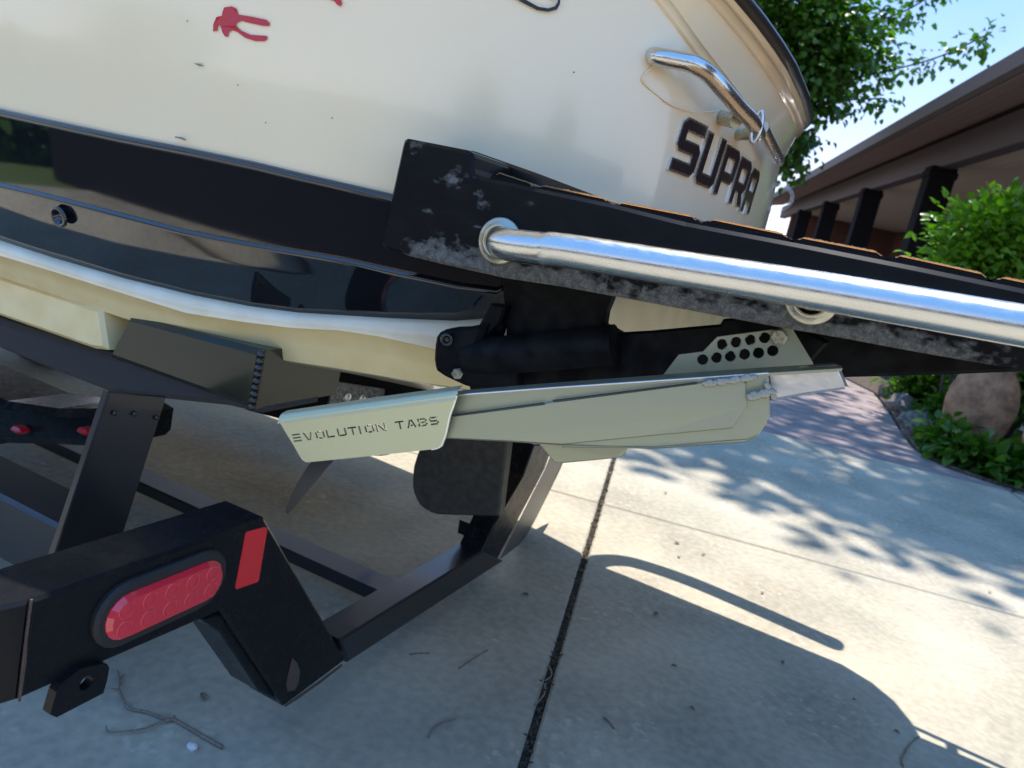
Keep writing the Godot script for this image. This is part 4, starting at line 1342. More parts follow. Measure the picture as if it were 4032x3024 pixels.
func build_tab(boat: Node3D) -> void:
	var tab := Node3D.new()
	tab.name = "trim_tab"
	boat.add_child(tab)
	# the flap with its cut-out lettering
	var o: Array = [Vector3(-0.575, 0.618, -0.693), Vector3(-0.383, 0.696, -0.751)]
	var ux: Vector3 = (o[1] - o[0]).normalized()
	var n := ux.cross(Vector3.UP).normalized()
	if n.z < 0.0:
		n = -n
	var uy := n.cross(ux).normalized()
	if uy.y < 0.0:
		uy = -uy
	var outline := PackedVector2Array()
	for p in [Vector3(-0.575, 0.617, -0.693), Vector3(-0.566, 0.603, -0.696), Vector3(-0.555, 0.587, -0.699), Vector3(-0.547, 0.574, -0.702), Vector3(-0.544, 0.57, -0.703), Vector3(-0.54, 0.568, -0.704), Vector3(-0.536, 0.569, -0.705), Vector3(-0.483, 0.589, -0.721), Vector3(-0.433, 0.608, -0.736), Vector3(-0.4, 0.621, -0.746), Vector3(-0.394, 0.624, -0.748), Vector3(-0.39, 0.628, -0.749), Vector3(-0.389, 0.632, -0.749), Vector3(-0.388, 0.647, -0.75), Vector3(-0.385, 0.668, -0.75), Vector3(-0.382, 0.696, -0.751)]:
		outline.append(Vector2((p - o[0]).dot(ux), (p - o[0]).dot(uy)))
	var holes: Array = []
	var line: Array = [Vector3(-0.555, 0.592, -0.7), Vector3(-0.393, 0.656, -0.748), Vector3(-0.557, 0.602, -0.699), Vector3(-0.395, 0.667, -0.748)]
	var base0 := Vector2((line[0] - o[0]).dot(ux), (line[0] - o[0]).dot(uy))
	var base1 := Vector2((line[1] - o[0]).dot(ux), (line[1] - o[0]).dot(uy))
	var cap0 := Vector2((line[2] - o[0]).dot(ux), (line[2] - o[0]).dot(uy))
	var along := base1 - base0
	var up := (cap0 - base0).length() * Vector2(-along.y, along.x).normalized()
	var text := "EVOLUTION TABS"
	var widths := {"I": 0.38, " ": 0.55, "V": 1.05, "N": 1.0}
	var total := 0.0
	for c in text:
		total += widths.get(c, 0.92) + 0.2
	var at := 0.0
	for c in text:
		var wide: float = widths.get(c, 0.92)
		for s in strokes(c):
			var a: Vector2 = base0 + along * ((at + s[0] * minf(wide, 1.0)) / total) + up * s[1]
			var b: Vector2 = base0 + along * ((at + s[2] * minf(wide, 1.0)) / total) + up * s[3]
			var d := (b - a).normalized()
			var e: Vector2 = Vector2(-d.y, d.x) * s[4] * up.length() * 0.5
			holes.append(PackedVector2Array([a - e, b - e, b + e, a + e]))
		at += wide + 0.2
	var st := mb()
	cut_plate(st, outline, holes, o[0], ux, (uy + n * 0.22).normalized(), -n * 0.0042)
	var flap := obj("lettered_flap", st, M.flap_metal, tab)
	# bright cut edge of the flap's end
	st = mb()
	var edge: Array = []
	for p in smooth_path([Vector3(-0.382, 0.695, -0.751), Vector3(-0.384, 0.68, -0.751), Vector3(-0.386, 0.667, -0.75), Vector3(-0.387, 0.646, -0.75), Vector3(-0.389, 0.632, -0.749), Vector3(-0.39, 0.628, -0.749), Vector3(-0.394, 0.624, -0.748), Vector3(-0.4, 0.621, -0.746)], 3):
		var e := Vector2((p - o[0]).dot(ux), (p - o[0]).dot(uy))
		edge.append(o[0] + ux * e.x + (uy + n * 0.22).normalized() * e.y - n * 0.0015)
	tube(st, edge, 0.0018, 6)
	obj("cut_edge", st, M.bright_aluminium, flap)
	# the rolled bend along its top
	st = mb()
	var bend: Array = []
	var front: Array = [Vector3(-0.575, 0.616, -0.693), Vector3(-0.382, 0.694, -0.751)]
	var rows: Array = []
	for i in 7:
		var t := i / 6.0 * PI * 0.5
		var r := 0.011
		var off := -n * (r - r * cos(t)) + Vector3(0, r * sin(t) - 0.004, 0)
		rows.append(PackedVector3Array([front[0] + off, front[0].lerp(front[1], 0.5) + off, front[1] + off]))
	rows.append(PackedVector3Array([front[0] + Vector3(0, 0.007, 0) - n * 0.024, front[0].lerp(front[1], 0.5) + Vector3(0, 0.0075, 0) - n * 0.03, front[1] + Vector3(0, 0.0075, 0) - n * 0.03]))
	loft(st, rows, func(_p: Vector3) -> Vector3: return n + Vector3.UP)
	obj("bend", st, M.flap_metal, flap)
	# the long main plate, with a second plate welded on it
	var mn := Vector3(0.22, 0, 1).normalized()
	st = mb()
	plate(st, [Vector3(-0.399, 0.686, -0.774), Vector3(-0.393, 0.69, -0.775), Vector3(-0.282, 0.727, -0.798), Vector3(-0.137, 0.776, -0.828), Vector3(-0.077, 0.797, -0.84), Vector3(-0.074, 0.795, -0.841), Vector3(-0.067, 0.772, -0.842), Vector3(-0.062, 0.755, -0.843), Vector3(-0.064, 0.742, -0.843), Vector3(-0.068, 0.73, -0.842), Vector3(-0.077, 0.723, -0.84), Vector3(-0.167, 0.689, -0.821), Vector3(-0.208, 0.678, -0.813), Vector3(-0.264, 0.664, -0.801), Vector3(-0.325, 0.651, -0.789), Vector3(-0.397, 0.635, -0.774), Vector3(-0.404, 0.635, -0.773)], -mn * 0.006, 0.0016)
	var main := obj("main_plate", st, M.aluminium, tab)
	st = mb()
	plate(st, [Vector3(-0.395, 0.664, -0.77), Vector3(-0.293, 0.706, -0.791), Vector3(-0.284, 0.711, -0.793), Vector3(-0.14, 0.77, -0.823), Vector3(-0.098, 0.786, -0.832), Vector3(-0.093, 0.782, -0.833), Vector3(-0.086, 0.758, -0.834), Vector3(-0.094, 0.732, -0.832), Vector3(-0.176, 0.7, -0.816), Vector3(-0.263, 0.666, -0.798), Vector3(-0.324, 0.653, -0.785), Vector3(-0.395, 0.637, -0.77)], -mn * 0.003, 0.0012)
	obj("welded_plate", st, M.aluminium, main)
	for g in [[Vector3(-0.393, 0.665, -0.769), Vector3(-0.293, 0.707, -0.79), Vector3(-0.293, 0.708, -0.79), Vector3(-0.393, 0.666, -0.769)], [Vector3(-0.284, 0.712, -0.792), Vector3(-0.14, 0.77, -0.821), Vector3(-0.141, 0.771, -0.821), Vector3(-0.284, 0.713, -0.792)]]:
		st = mb()
		plate(st, g, -mn * 0.002)
		obj("plate_gap", st, M.black_rubber, main)
	# top flange: a narrow strip seen nearly edge on
	st = mb()
	var fr: Array = [Vector3(-0.392, 0.69, -0.773), Vector3(-0.282, 0.728, -0.796), Vector3(-0.136, 0.777, -0.826), Vector3(-0.075, 0.798, -0.838), Vector3(-0.008, 0.82, -0.852)]
	var bk: Array = [Vector3(-0.407, 0.688, -0.8), Vector3(-0.293, 0.728, -0.823), Vector3(-0.143, 0.779, -0.854), Vector3(-0.081, 0.8, -0.867), Vector3(-0.016, 0.821, -0.881)]
	rows = [PackedVector3Array(), PackedVector3Array(), PackedVector3Array(), PackedVector3Array()]
	for i in 5:
		rows[0].append(fr[i] + Vector3(0, -0.003, 0))
		rows[1].append(fr[i])
		rows[2].append(fr[i].lerp(bk[i], 0.12) + Vector3(0, 0.0012, 0))
		rows[3].append(bk[i])
	loft(st, rows, func(_p: Vector3) -> Vector3: return mn + Vector3.UP, false, -1)
	obj("top_flange", st, M.aluminium, main)
	st = mb()
	tube(st, fr.slice(0, 4), 0.0011, 6)
	obj("flange_lip", st, M.bright_aluminium, main)
	# lower lip plate
	st = mb()
	plate(st, [Vector3(-0.268, 0.665, -0.811), Vector3(-0.169, 0.689, -0.831), Vector3(-0.078, 0.723, -0.85), Vector3(-0.07, 0.73, -0.851), Vector3(-0.07, 0.726, -0.851), Vector3(-0.079, 0.718, -0.85), Vector3(-0.168, 0.685, -0.831), Vector3(-0.21, 0.674, -0.823), Vector3(-0.267, 0.659, -0.811)], -mn * 0.006, 0.001)
	obj("lower_lip", st, M.aluminium, main)
	# polished end of the tab
	st = mb()
	plate(st, [Vector3(-0.078, 0.796, -0.852), Vector3(-0.06, 0.805, -0.854), Vector3(-0.014, 0.821, -0.859), Vector3(-0.009, 0.818, -0.86), Vector3(0.003, 0.802, -0.861), Vector3(0.001, 0.799, -0.861), Vector3(-0.033, 0.784, -0.857), Vector3(-0.067, 0.767, -0.853)], -mn * 0.012, 0.003)
	obj("polished_end", st, M.bright_aluminium, tab)
	# weld beads
	for w in [[Vector3(-0.131, 0.772, -0.821), Vector3(-0.087, 0.791, -0.83), 15, 0.0044], [Vector3(-0.085, 0.77, -0.83), Vector3(-0.066, 0.781, -0.834), 8, 0.0052], [Vector3(-0.073, 0.786, -0.833), Vector3(-0.063, 0.776, -0.835), 6, 0.0034]]:
		st = mb()
		for i in w[2]:
			var p: Vector3 = w[0].lerp(w[1], float(i) / (w[2] - 1))
			lump(st, p + Vector3(0, 0.0006 * sin(i * 2.3), 0), Vector3(w[3] * 0.95, w[3] * (0.8 + 0.25 * sin(i * 1.7)), w[3] * 0.4), 100 + i, 0.1, 7)
		obj("weld_bead", st, M.weld, main)
	# the fin below, on the far side of the plate
	st = mb()
	plate(st, [Vector3(-0.322, 0.646, -0.854), Vector3(-0.209, 0.673, -0.878), Vector3(-0.209, 0.665, -0.878), Vector3(-0.21, 0.658, -0.878), Vector3(-0.214, 0.651, -0.877), Vector3(-0.22, 0.648, -0.875), Vector3(-0.278, 0.625, -0.863), Vector3(-0.284, 0.623, -0.862), Vector3(-0.289, 0.623, -0.861), Vector3(-0.312, 0.64, -0.856)], -mn * 0.005, 0.001)
	obj("lower_fin", st, M.aluminium, tab)
	# perforated height-setting bracket with its bolt
	var bo: Array = [Vector3(-0.191, 0.761, -0.885), Vector3(-0.04, 0.813, -0.915)]
	var bx: Vector3 = (bo[1] - bo[0])
	bx = Vector3(bx.x, 0, bx.z).normalized()
	var bn := bx.cross(Vector3.UP).normalized()
	if bn.z < 0.0:
		bn = -bn
	outline = PackedVector2Array()
	for p in [Vector3(-0.192, 0.757, -0.885), Vector3(-0.18, 0.786, -0.887), Vector3(-0.155, 0.796, -0.892), Vector3(-0.144, 0.816, -0.894), Vector3(-0.071, 0.845, -0.909), Vector3(-0.039, 0.812, -0.915), Vector3(-0.037, 0.804, -0.916)]:
		outline.append(Vector2((p - bo[0]).dot(bx), p.y - bo[0].y))
	holes = []
	for p in [Vector3(-0.137, 0.809, -0.896), Vector3(-0.123, 0.815, -0.898), Vector3(-0.109, 0.821, -0.901), Vector3(-0.095, 0.827, -0.904), Vector3(-0.153, 0.787, -0.892), Vector3(-0.139, 0.793, -0.895), Vector3(-0.125, 0.798, -0.898), Vector3(-0.111, 0.804, -0.901), Vector3(-0.097, 0.809, -0.904), Vector3(-0.083, 0.815, -0.906)]:
		var c := Vector2((p - bo[0]).dot(bx), p.y - bo[0].y)
		var ring := PackedVector2Array()
		for k in 20:
			ring.append(c + Vector2(cos(TAU * k / 20), sin(TAU * k / 20)) * 0.0062)
		holes.append(ring)
	st = mb()
	cut_plate(st, outline, holes, bo[0], bx, Vector3.UP, -bn * 0.006)
	var br := obj("perforated_bracket", st, M.aluminium, tab)
	st = mb()
	var bolt: Vector3 = Vector3(-0.081, 0.832, -0.902)
	hexagon(st, bolt, bn, 0.0095, 0.008)
	obj("bolt", st, M.steel, br)


func build_stern_gear(boat: Node3D) -> void:
	# hinge block with its bolts, low on the stern corner
	var hinge := Node3D.new()
	hinge.name = "hinge_bracket"
	boat.add_child(hinge)
	var st := mb()
	plate(st, [Vector3(-0.462, 0.749, -0.904), Vector3(-0.477, 0.745, -0.899), Vector3(-0.492, 0.738, -0.893), Vector3(-0.499, 0.732, -0.891), Vector3(-0.502, 0.725, -0.89), Vector3(-0.502, 0.714, -0.89), Vector3(-0.5, 0.695, -0.891), Vector3(-0.497, 0.686, -0.892), Vector3(-0.494, 0.68, -0.893), Vector3(-0.482, 0.675, -0.897), Vector3(-0.457, 0.669, -0.906), Vector3(-0.444, 0.668, -0.91), Vector3(-0.39, 0.681, -0.929), Vector3(-0.399, 0.723, -0.926), Vector3(-0.415, 0.74, -0.92), Vector3(-0.445, 0.733, -0.91), Vector3(-0.442, 0.758, -0.911)], Vector3(0.01, 0, -0.05), 0.006)
	obj("block", st, M.bracket, hinge)
	var n := Vector3(0.33, 0, 1).normalized()
	var b0: Vector3 = Vector3(-0.484, 0.726, -0.894)
	var b1: Vector3 = Vector3(-0.463, 0.684, -0.902)
	st = mb()
	lathe(st, [Vector2(0.009, 0.0), Vector2(0.009, 0.005), Vector2(0.007, 0.0065), Vector2(0.005, 0.006), Vector2(0.0045, 0.002), Vector2(0.0, 0.002)], facing(b0, n), 18)
	obj("bolt", st, M.black_weld, hinge)
	st = mb()
	hexagon(st, b1, n, 0.0078, 0.007)
	obj("bolt", st, M.steel, hinge)
	st = mb()
	plate(st, [Vector3(-0.445, 0.784, -0.92), Vector3(-0.426, 0.785, -0.926), Vector3(-0.428, 0.759, -0.926), Vector3(-0.445, 0.731, -0.92), Vector3(-0.458, 0.728, -0.915), Vector3(-0.459, 0.736, -0.915)], Vector3(0, 0, -0.02), 0.003)
	obj("strut", st, M.bracket, hinge)
	st = mb()
	tube(st, smooth_path([Vector3(-0.465, 0.704, -0.925), Vector3(-0.405, 0.724, -0.925), Vector3(-0.343, 0.746, -0.925), Vector3(-0.267, 0.773, -0.925)], 4), 0.026, 18)
	obj("hinge_arm", st, M.bracket, hinge)
	# rudder
	st = mb()
	plate(st, [Vector3(-0.798, 0.325, -1.43), Vector3(-0.796, 0.301, -1.43), Vector3(-0.792, 0.28, -1.43), Vector3(-0.785, 0.265, -1.43), Vector3(-0.776, 0.254, -1.43), Vector3(-0.765, 0.244, -1.43), Vector3(-0.75, 0.239, -1.43), Vector3(-0.734, 0.237, -1.43), Vector3(-0.716, 0.239, -1.43), Vector3(-0.574, 0.286, -1.43), Vector3(-0.58, 0.343, -1.43), Vector3(-0.589, 0.441, -1.43), Vector3(-0.599, 0.502, -1.43), Vector3(-0.798, 0.452, -1.43), Vector3(-0.789, 0.38, -1.43), Vector3(-0.795, 0.351, -1.43)], Vector3(0, 0, -0.028), 0.004)
	obj("rudder", st, M.bronze, boat)
	# propeller: three twisted blades on a hub
	var prop := Node3D.new()
	prop.name = "propeller"
	boat.add_child(prop)
	var c := Vector3(-0.99, 0.34, -1.45)
	st = mb()
	lathe(st, [Vector2(0.0, -0.06), Vector2(0.03, -0.055), Vector2(0.034, 0.0), Vector2(0.03, 0.05), Vector2(0.012, 0.09), Vector2(0.0, 0.092)], Transform3D(Basis(Vector3(0, 0, 1), -PI / 2), c), 20)
	obj("hub", st, M.prop, prop)
	for k in 3:
		var a := TAU * k / 3.0 + 2.0
		st = mb()
		var rows: Array = []
		for i in 9:
			var t := i / 8.0
			var r := 0.028 + 0.211 * t
			var chord := 0.04 * sqrt(maxf(0.02, sin(PI * (0.12 + 0.86 * t))))
			var pitch := atan(0.07 / r)
			var row := PackedVector3Array()
			for s in [-0.5, -0.25, 0.0, 0.25, 0.5]:
				var arc: float = chord * cos(pitch) * s / r + a + 0.25 * t
				row.append(c + Vector3(chord * sin(pitch) * s, cos(arc) * r, sin(arc) * r))
			rows.append(row)
		loft(st, rows, func(_p: Vector3) -> Vector3: return Vector3(1, 0, 0))
		obj("blade", st, M.prop, prop)
	st = mb()
	tube(st, [c, Vector3(-2.0, 0.6, -1.5)], 0.014, 10)
	obj("shaft", st, M.steel, prop)


# ------------------------------------------------------------------ trailer

func stadium(c: Vector3, half: float, r: float, n := 10) -> Array:
	# a rounded slot in the plane across the trailer, long along z
	var out: Array = []
	for s in [-1.0, 1.0]:
		for i in n + 1:
			var t: float = -PI / 2 + PI * i / n
			out.append(c + Vector3(0, -s * sin(t) * r, s * (half - r) + s * cos(t) * r))
	return out


func build_trailer() -> void:
	var tr := thing("boat_trailer", "black steel boat trailer with red oval tail light under the boat", "trailer", Vector3(-0.65, 0, -1.3))
	var st := mb()
	# rear beam: its face, the falling leg of the propeller guard in one piece with it
	plate(st, [Vector3(-0.65, 0.443, -0.462), Vector3(-0.65, 0.438, -0.787), Vector3(-0.65, 0.088, -1.057), Vector3(-0.65, 0.081, -0.899), Vector3(-0.65, 0.32, -0.728), Vector3(-0.65, 0.332, -0.458)], Vector3(-0.072, 0, 0), 0.004)
	var beam := obj("rear_beam", st, M.black_paint, tr)
	# the mitred end to the left of the weld seam
	st = mb()
	var s0: Vector3 = Vector3(-0.65, 0.443, -0.462)
	var s1: Vector3 = Vector3(-0.65, 0.332, -0.458)
	plate(st, [s0, s1, s1 + Vector3(-0.13, 0.002, 0.5), s0 + Vector3(-0.13, 0.002, 0.5)], Vector3(-0.072, 0, -0.01), 0.004)
	obj("mitred_end", st, M.black_paint, tr)
	st = mb()
	tube(st, smooth_path([s0 + Vector3(0.0005, 0.001, 0), s0.lerp(s1, 0.5) + Vector3(0.001, 0, 0.001), s1 + Vector3(0.0005, 0, 0)], 6), 0.0016, 6)
	obj("weld_seam", st, M.rust, tr)
	# the leg's inner return and its foot
	st = mb()
	plate(st, [Vector3(-0.66, 0.316, -0.701), Vector3(-0.66, 0.309, -0.739), Vector3(-0.66, 0.09, -0.906), Vector3(-0.66, 0.069, -0.912), Vector3(-0.66, 0.088, -0.894), Vector3(-0.66, 0.13, -0.847), Vector3(-0.66, 0.275, -0.745)], Vector3(-0.06, 0, 0), 0.003)
	obj("guard_leg", st, M.black_paint, tr)
	# low bar of the propeller guard and its far leg
	st = mb()
	plate(st, [Vector3(-0.655, 0.137, -1.034), Vector3(-0.655, 0.124, -1.586), Vector3(-0.655, 0.05, -1.727), Vector3(-0.655, 0.072, -1.073)], Vector3(-0.06, 0, 0), 0.004)
	obj("guard_bar", st, M.bar_paint, tr)
	st = mb()
	plate(st, [Vector3(-0.655, 0.123, -1.575), Vector3(-0.655, 0.188, -1.622), Vector3(-0.655, 0.282, -1.738), Vector3(-0.655, 0.359, -1.768), Vector3(-0.655, 0.332, -1.912), Vector3(-0.655, 0.265, -1.884), Vector3(-0.655, 0.069, -1.686)], Vector3(-0.06, 0, 0), 0.003)
	obj("guard_leg", st, M.black_paint, tr)
	st = mb()
	plate(st, [Vector3(-0.655, 0.062, -1.7), Vector3(-0.655, 0.262, -1.888), Vector3(-0.655, 0.329, -1.927), Vector3(-0.72, 0.246, -2.259), Vector3(-0.72, 0.17, -2.217), Vector3(-0.72, 0.044, -2.1), Vector3(-0.72, -0.017, -2.031)], Vector3(-0.002, 0, -0.003))
	obj("guard_leg_side", st, M.guard_grey, tr)
	st = mb()
	plate(st, [Vector3(-0.68, 0.19, -1.556), Vector3(-0.68, 0.138, -1.663), Vector3(-0.68, 0.118, -1.639), Vector3(-0.68, 0.154, -1.561)], Vector3(-0.04, 0, 0), 0.002)
	plate(st, [Vector3(-0.7, 0.285, -1.74), Vector3(-0.7, 0.25, -1.864), Vector3(-0.7, 0.201, -1.868), Vector3(-0.7, 0.255, -1.718)], Vector3(-0.04, 0, 0), 0.002)
	obj("guard_bracket", st, M.black_paint, tr)
	st = mb()
	box(st, Vector3(-1.75, 0.065, -1.348), Vector3(2.08, 0.03, 0.072), Basis(), 0.004)
	obj("centre_bar", st, M.bar_paint, tr)
	st = mb()
	box(st, Vector3(-1.95, 0.25, -0.8), Vector3(1.9, 0.11, 0.1), Basis(), 0.006)
	box(st, Vector3(-2.1, 0.25, -2.05), Vector3(1.9, 0.11, 0.1), Basis(), 0.006)
	box(st, Vector3(-2.6, 0.22, -1.42), Vector3(0.09, 0.09, 1.2), Basis(), 0.006)
	obj("side_rail", st, M.bar_paint, tr)
	# rubbed and chipped paint
	for g in [[Vector3(-0.649, 0.17, -0.898), Vector3(-0.649, 0.154, -0.912), Vector3(-0.649, 0.133, -0.924), Vector3(-0.649, 0.114, -0.925), Vector3(-0.649, 0.101, -0.92), Vector3(-0.649, 0.108, -0.9), Vector3(-0.649, 0.125, -0.893), Vector3(-0.649, 0.141, -0.894), Vector3(-0.649, 0.157, -0.896)], [Vector3(-0.649, 0.085, -0.897), Vector3(-0.649, 0.085, -0.925), Vector3(-0.649, 0.085, -0.983), Vector3(-0.649, 0.088, -1.043), Vector3(-0.649, 0.082, -1.047), Vector3(-0.649, 0.078, -0.987), Vector3(-0.649, 0.078, -0.928), Vector3(-0.649, 0.08, -0.9)], [Vector3(-0.649, 0.339, -0.458), Vector3(-0.649, 0.36, -0.459), Vector3(-0.649, 0.383, -0.46), Vector3(-0.649, 0.407, -0.46), Vector3(-0.649, 0.427, -0.461), Vector3(-0.649, 0.426, -0.461), Vector3(-0.649, 0.405, -0.461), Vector3(-0.649, 0.38, -0.462), Vector3(-0.649, 0.358, -0.461), Vector3(-0.649, 0.338, -0.46)]]:
		st = mb()
		plate(st, g, Vector3(-0.0006, 0, 0))
		obj("rubbed_paint", st, M.rust, beam)
	st = mb()
	plate(st, [Vector3(-0.701, 0.436, -0.467), Vector3(-0.7, 0.436, -0.474), Vector3(-0.686, 0.436, -0.472), Vector3(-0.674, 0.436, -0.469), Vector3(-0.668, 0.436, -0.462), Vector3(-0.674, 0.436, -0.46), Vector3(-0.673, 0.436, -0.456), Vector3(-0.68, 0.436, -0.455), Vector3(-0.691, 0.436, -0.459)], Vector3(0, -0.0006, 0))
	obj("rubbed_paint", st, M.grey_paint, beam)
	# oval tail light in its rubber grommet
	var l0: Vector3 = Vector3(-0.65, 0.385, -0.542)
	var l1: Vector3 = Vector3(-0.65, 0.385, -0.709)
	var c := (l0 + l1) * 0.5
	c.x = -0.65
	var half := absf(l1.z - l0.z) * 0.5
	st = mb()
	plate(st, stadium(c + Vector3(0.009, 0, 0), half + 0.011, 0.04), Vector3(-0.009, 0, 0), 0.004)
	var light := obj("tail_light", st, M.black_rubber, tr)
	st = mb()
	plate(st, stadium(c + Vector3(0.0155, 0, 0), half, 0.0285), Vector3(-0.01, 0, 0), 0.005)
	obj("lens", st, M.red_lens, light)
	for i in 5:
		for s in [-1.0, 1.0]:
			st = mb()
			var p: Vector3 = c + Vector3(0.0148, s * 0.0115, (i - 2) * half * 0.37)
			lathe(st, [Vector2(0.0112, 0.0), Vector2(0.0106, 0.0011), Vector2(0.0092, 0.0012), Vector2(0.0085, 0.0008), Vector2(0.006, 0.0013), Vector2(0.003, 0.0017), Vector2(0.0, 0.0018)], facing(p, Vector3(1, 0, 0)), 16)
			obj("bulb_ring", st, M.red_lens, light)
	st = mb()
	plate(st, [Vector3(-0.649, 0.428, -0.754), Vector3(-0.649, 0.425, -0.788), Vector3(-0.649, 0.421, -0.794), Vector3(-0.649, 0.343, -0.792), Vector3(-0.649, 0.341, -0.789), Vector3(-0.649, 0.345, -0.75), Vector3(-0.649, 0.349, -0.747), Vector3(-0.649, 0.426, -0.752)], Vector3(-0.001, 0, 0))
	obj("reflector", st, M.red_reflector, tr)
	# tie-down tab with its hole
	st = mb()
	var tp: Array = [Vector3(-0.64, 0.344, -0.517), Vector3(-0.64, 0.337, -0.544), Vector3(-0.64, 0.333, -0.55), Vector3(-0.64, 0.327, -0.553), Vector3(-0.64, 0.312, -0.552), Vector3(-0.64, 0.297, -0.549), Vector3(-0.64, 0.297, -0.494), Vector3(-0.64, 0.305, -0.486), Vector3(-0.64, 0.329, -0.491), Vector3(-0.64, 0.336, -0.495)]
	var outline := PackedVector2Array()
	for p in tp:
		outline.append(Vector2(-(p.z - tp[0].z), p.y - tp[0].y))
	var hp: Vector3 = Vector3(-0.64, 0.322, -0.526)
	var ring := PackedVector2Array()
	for k in 20:
		ring.append(Vector2(-(hp.z - tp[0].z) + cos(TAU * k / 20) * 0.0085, hp.y - tp[0].y + sin(TAU * k / 20) * 0.0085))
	cut_plate(st, outline, [ring], tp[0], Vector3(0, 0, -1), Vector3.UP, Vector3(-0.012, 0, 0))
	obj("tie_down_tab", st, M.black_paint, tr)
	# post under the bunk
	st = mb()
	plate(st, [Vector3(-0.9, 0.553, -0.729), Vector3(-0.9, 0.533, -0.828), Vector3(-0.9, 0.319, -0.776), Vector3(-0.9, 0.317, -0.666)], Vector3(-0.008, 0, 0), 0.0015)
	plate(st, [Vector3(-0.899, 0.554, -0.726), Vector3(-0.899, 0.554, -0.729), Vector3(-0.899, 0.317, -0.667), Vector3(-0.899, 0.318, -0.664)], Vector3(-0.01, 0, 0), 0.001)
	var post := obj("bunk_post", st, M.bar_paint, tr)
	for p in [Vector3(-0.898, 0.521, -0.739), Vector3(-0.898, 0.503, -0.812), Vector3(-0.898, 0.515, -0.772)]:
		st = mb()
		lathe(st, [Vector2(0.004, 0.0), Vector2(0.0035, 0.002), Vector2(0.0, 0.0026)], facing(p, Vector3(1, 0, 0)), 10)
		obj("bolt", st, M.black_weld, post)
	# carpeted bunk and the square steel tube on it
	st = mb()
	plate(st, [Vector3(-1.382, 0.533, -0.88), Vector3(-1.143, 0.541, -0.88), Vector3(-1.104, 0.544, -0.88), Vector3(-0.775, 0.59, -0.88), Vector3(-0.77, 0.538, -0.88), Vector3(-0.834, 0.531, -0.88), Vector3(-0.958, 0.505, -0.88), Vector3(-1.086, 0.478, -0.88), Vector3(-1.377, 0.477, -0.88), Vector3(-3.0, 0.5, -0.88), Vector3(-3.0, 0.58, -0.88)], Vector3(0, 0, -0.14), 0.01)
	obj("carpeted_bunk", st, M.carpet, tr)
	st = mb()
	var q: Array = [Vector3(-1.048, 0.623, -0.868), Vector3(-0.767, 0.638, -0.868), Vector3(-0.771, 0.545, -0.868), Vector3(-1.088, 0.542, -0.868)]
	plate(st, q, Vector3(0, 0, -0.2), 0.009)
	var sq := obj("square_tube", st, M.olive_paint, tr)
	st = mb()
	for i in 9:
		var p: Vector3 = q[1].lerp(q[2], 0.06 + 0.11 * i) + Vector3(0.001, 0, 0.001)
		lump(st, p, Vector3(0.006, 0.0056, 0.006), 200 + i, 0.1, 6)
	obj("weld_bead", st, M.black_weld, sq)
	st = mb()
	plate(st, [Vector3(-0.82, 0.616, -0.924), Vector3(-0.82, 0.566, -1.183), Vector3(-0.82, 0.481, -1.637), Vector3(-0.82, 0.465, -1.62), Vector3(-0.82, 0.464, -1.342), Vector3(-0.82, 0.468, -1.142), Vector3(-0.82, 0.491, -1.012), Vector3(-0.82, 0.521, -0.921)], Vector3(-0.012, 0, 0), 0.002)
	obj("end_plate", st, M.end_black, tr)
	var ex := -0.815
	st = mb()
	var lp: Array = []
	for p in [Vector3(-0.815, 0.55, -1.122), Vector3(-0.815, 0.516, -1.288), Vector3(-0.815, 0.456, -1.296), Vector3(-0.815, 0.498, -1.112)]:
		lp.append(Vector3(ex, p.y, p.z))
	plate(st, lp, Vector3(-0.006, 0, 0), 0.001)
	var led := obj("light_plate", st, M.grey_paint, tr)
	for p in [Vector3(-0.815, 0.515, -1.161), Vector3(-0.815, 0.506, -1.209), Vector3(-0.815, 0.497, -1.257)]:
		st = mb()
		lathe(st, [Vector2(0.0105, 0.0), Vector2(0.0105, 0.004), Vector2(0.008, 0.0065), Vector2(0.006, 0.004), Vector2(0.003, 0.006), Vector2(0.0, 0.007)], facing(Vector3(ex, p.y, p.z), Vector3(1, 0, 0)), 16)
		obj("lamp_lens", st, M.led, led)
	# far wheel arch with two red marker lamps
	st = mb()
	var fz := -1.62
	plate(st, [Vector3(-1.85, 0.295, -1.03), Vector3(-1.6, 0.293, -1.03), Vector3(-1.436, 0.325, -1.03), Vector3(-1.314, 0.361, -1.03), Vector3(-1.27, 0.354, -1.03), Vector3(-1.271, 0.305, -1.03), Vector3(-1.285, 0.288, -1.03), Vector3(-1.427, 0.249, -1.03), Vector3(-1.59, 0.199, -1.03), Vector3(-1.834, 0.092, -1.03)], Vector3(0, 0, -0.16), 0.016)
	var arch := obj("mudguard", st, M.black_paint, tr)
	for p in [[Vector3(-1.504, 0.262, -1.015), 0.0375], [Vector3(-1.306, 0.321, -1.015), 0.0345]]:
		st = mb()
		box(st, p[0], Vector3(p[1] * 0.85, p[1] * 0.36, 0.03), Basis(), 0.006)
		obj("marker_lamp", st, M.red_reflector, arch)
	st = mb()
	lathe(st, [Vector2(0.0, -0.08), Vector2(0.13, -0.08), Vector2(0.2, -0.07), Vector2(0.215, -0.03), Vector2(0.215, 0.03), Vector2(0.2, 0.07), Vector2(0.13, 0.08), Vector2(0.0, 0.08)], facing(Vector3(-2.75, 0.215, fz - 0.3), Vector3(0, 0, 1)), 30)
	obj("tyre", st, M.black_rubber, tr)


# ------------------------------------------------------------------ garden

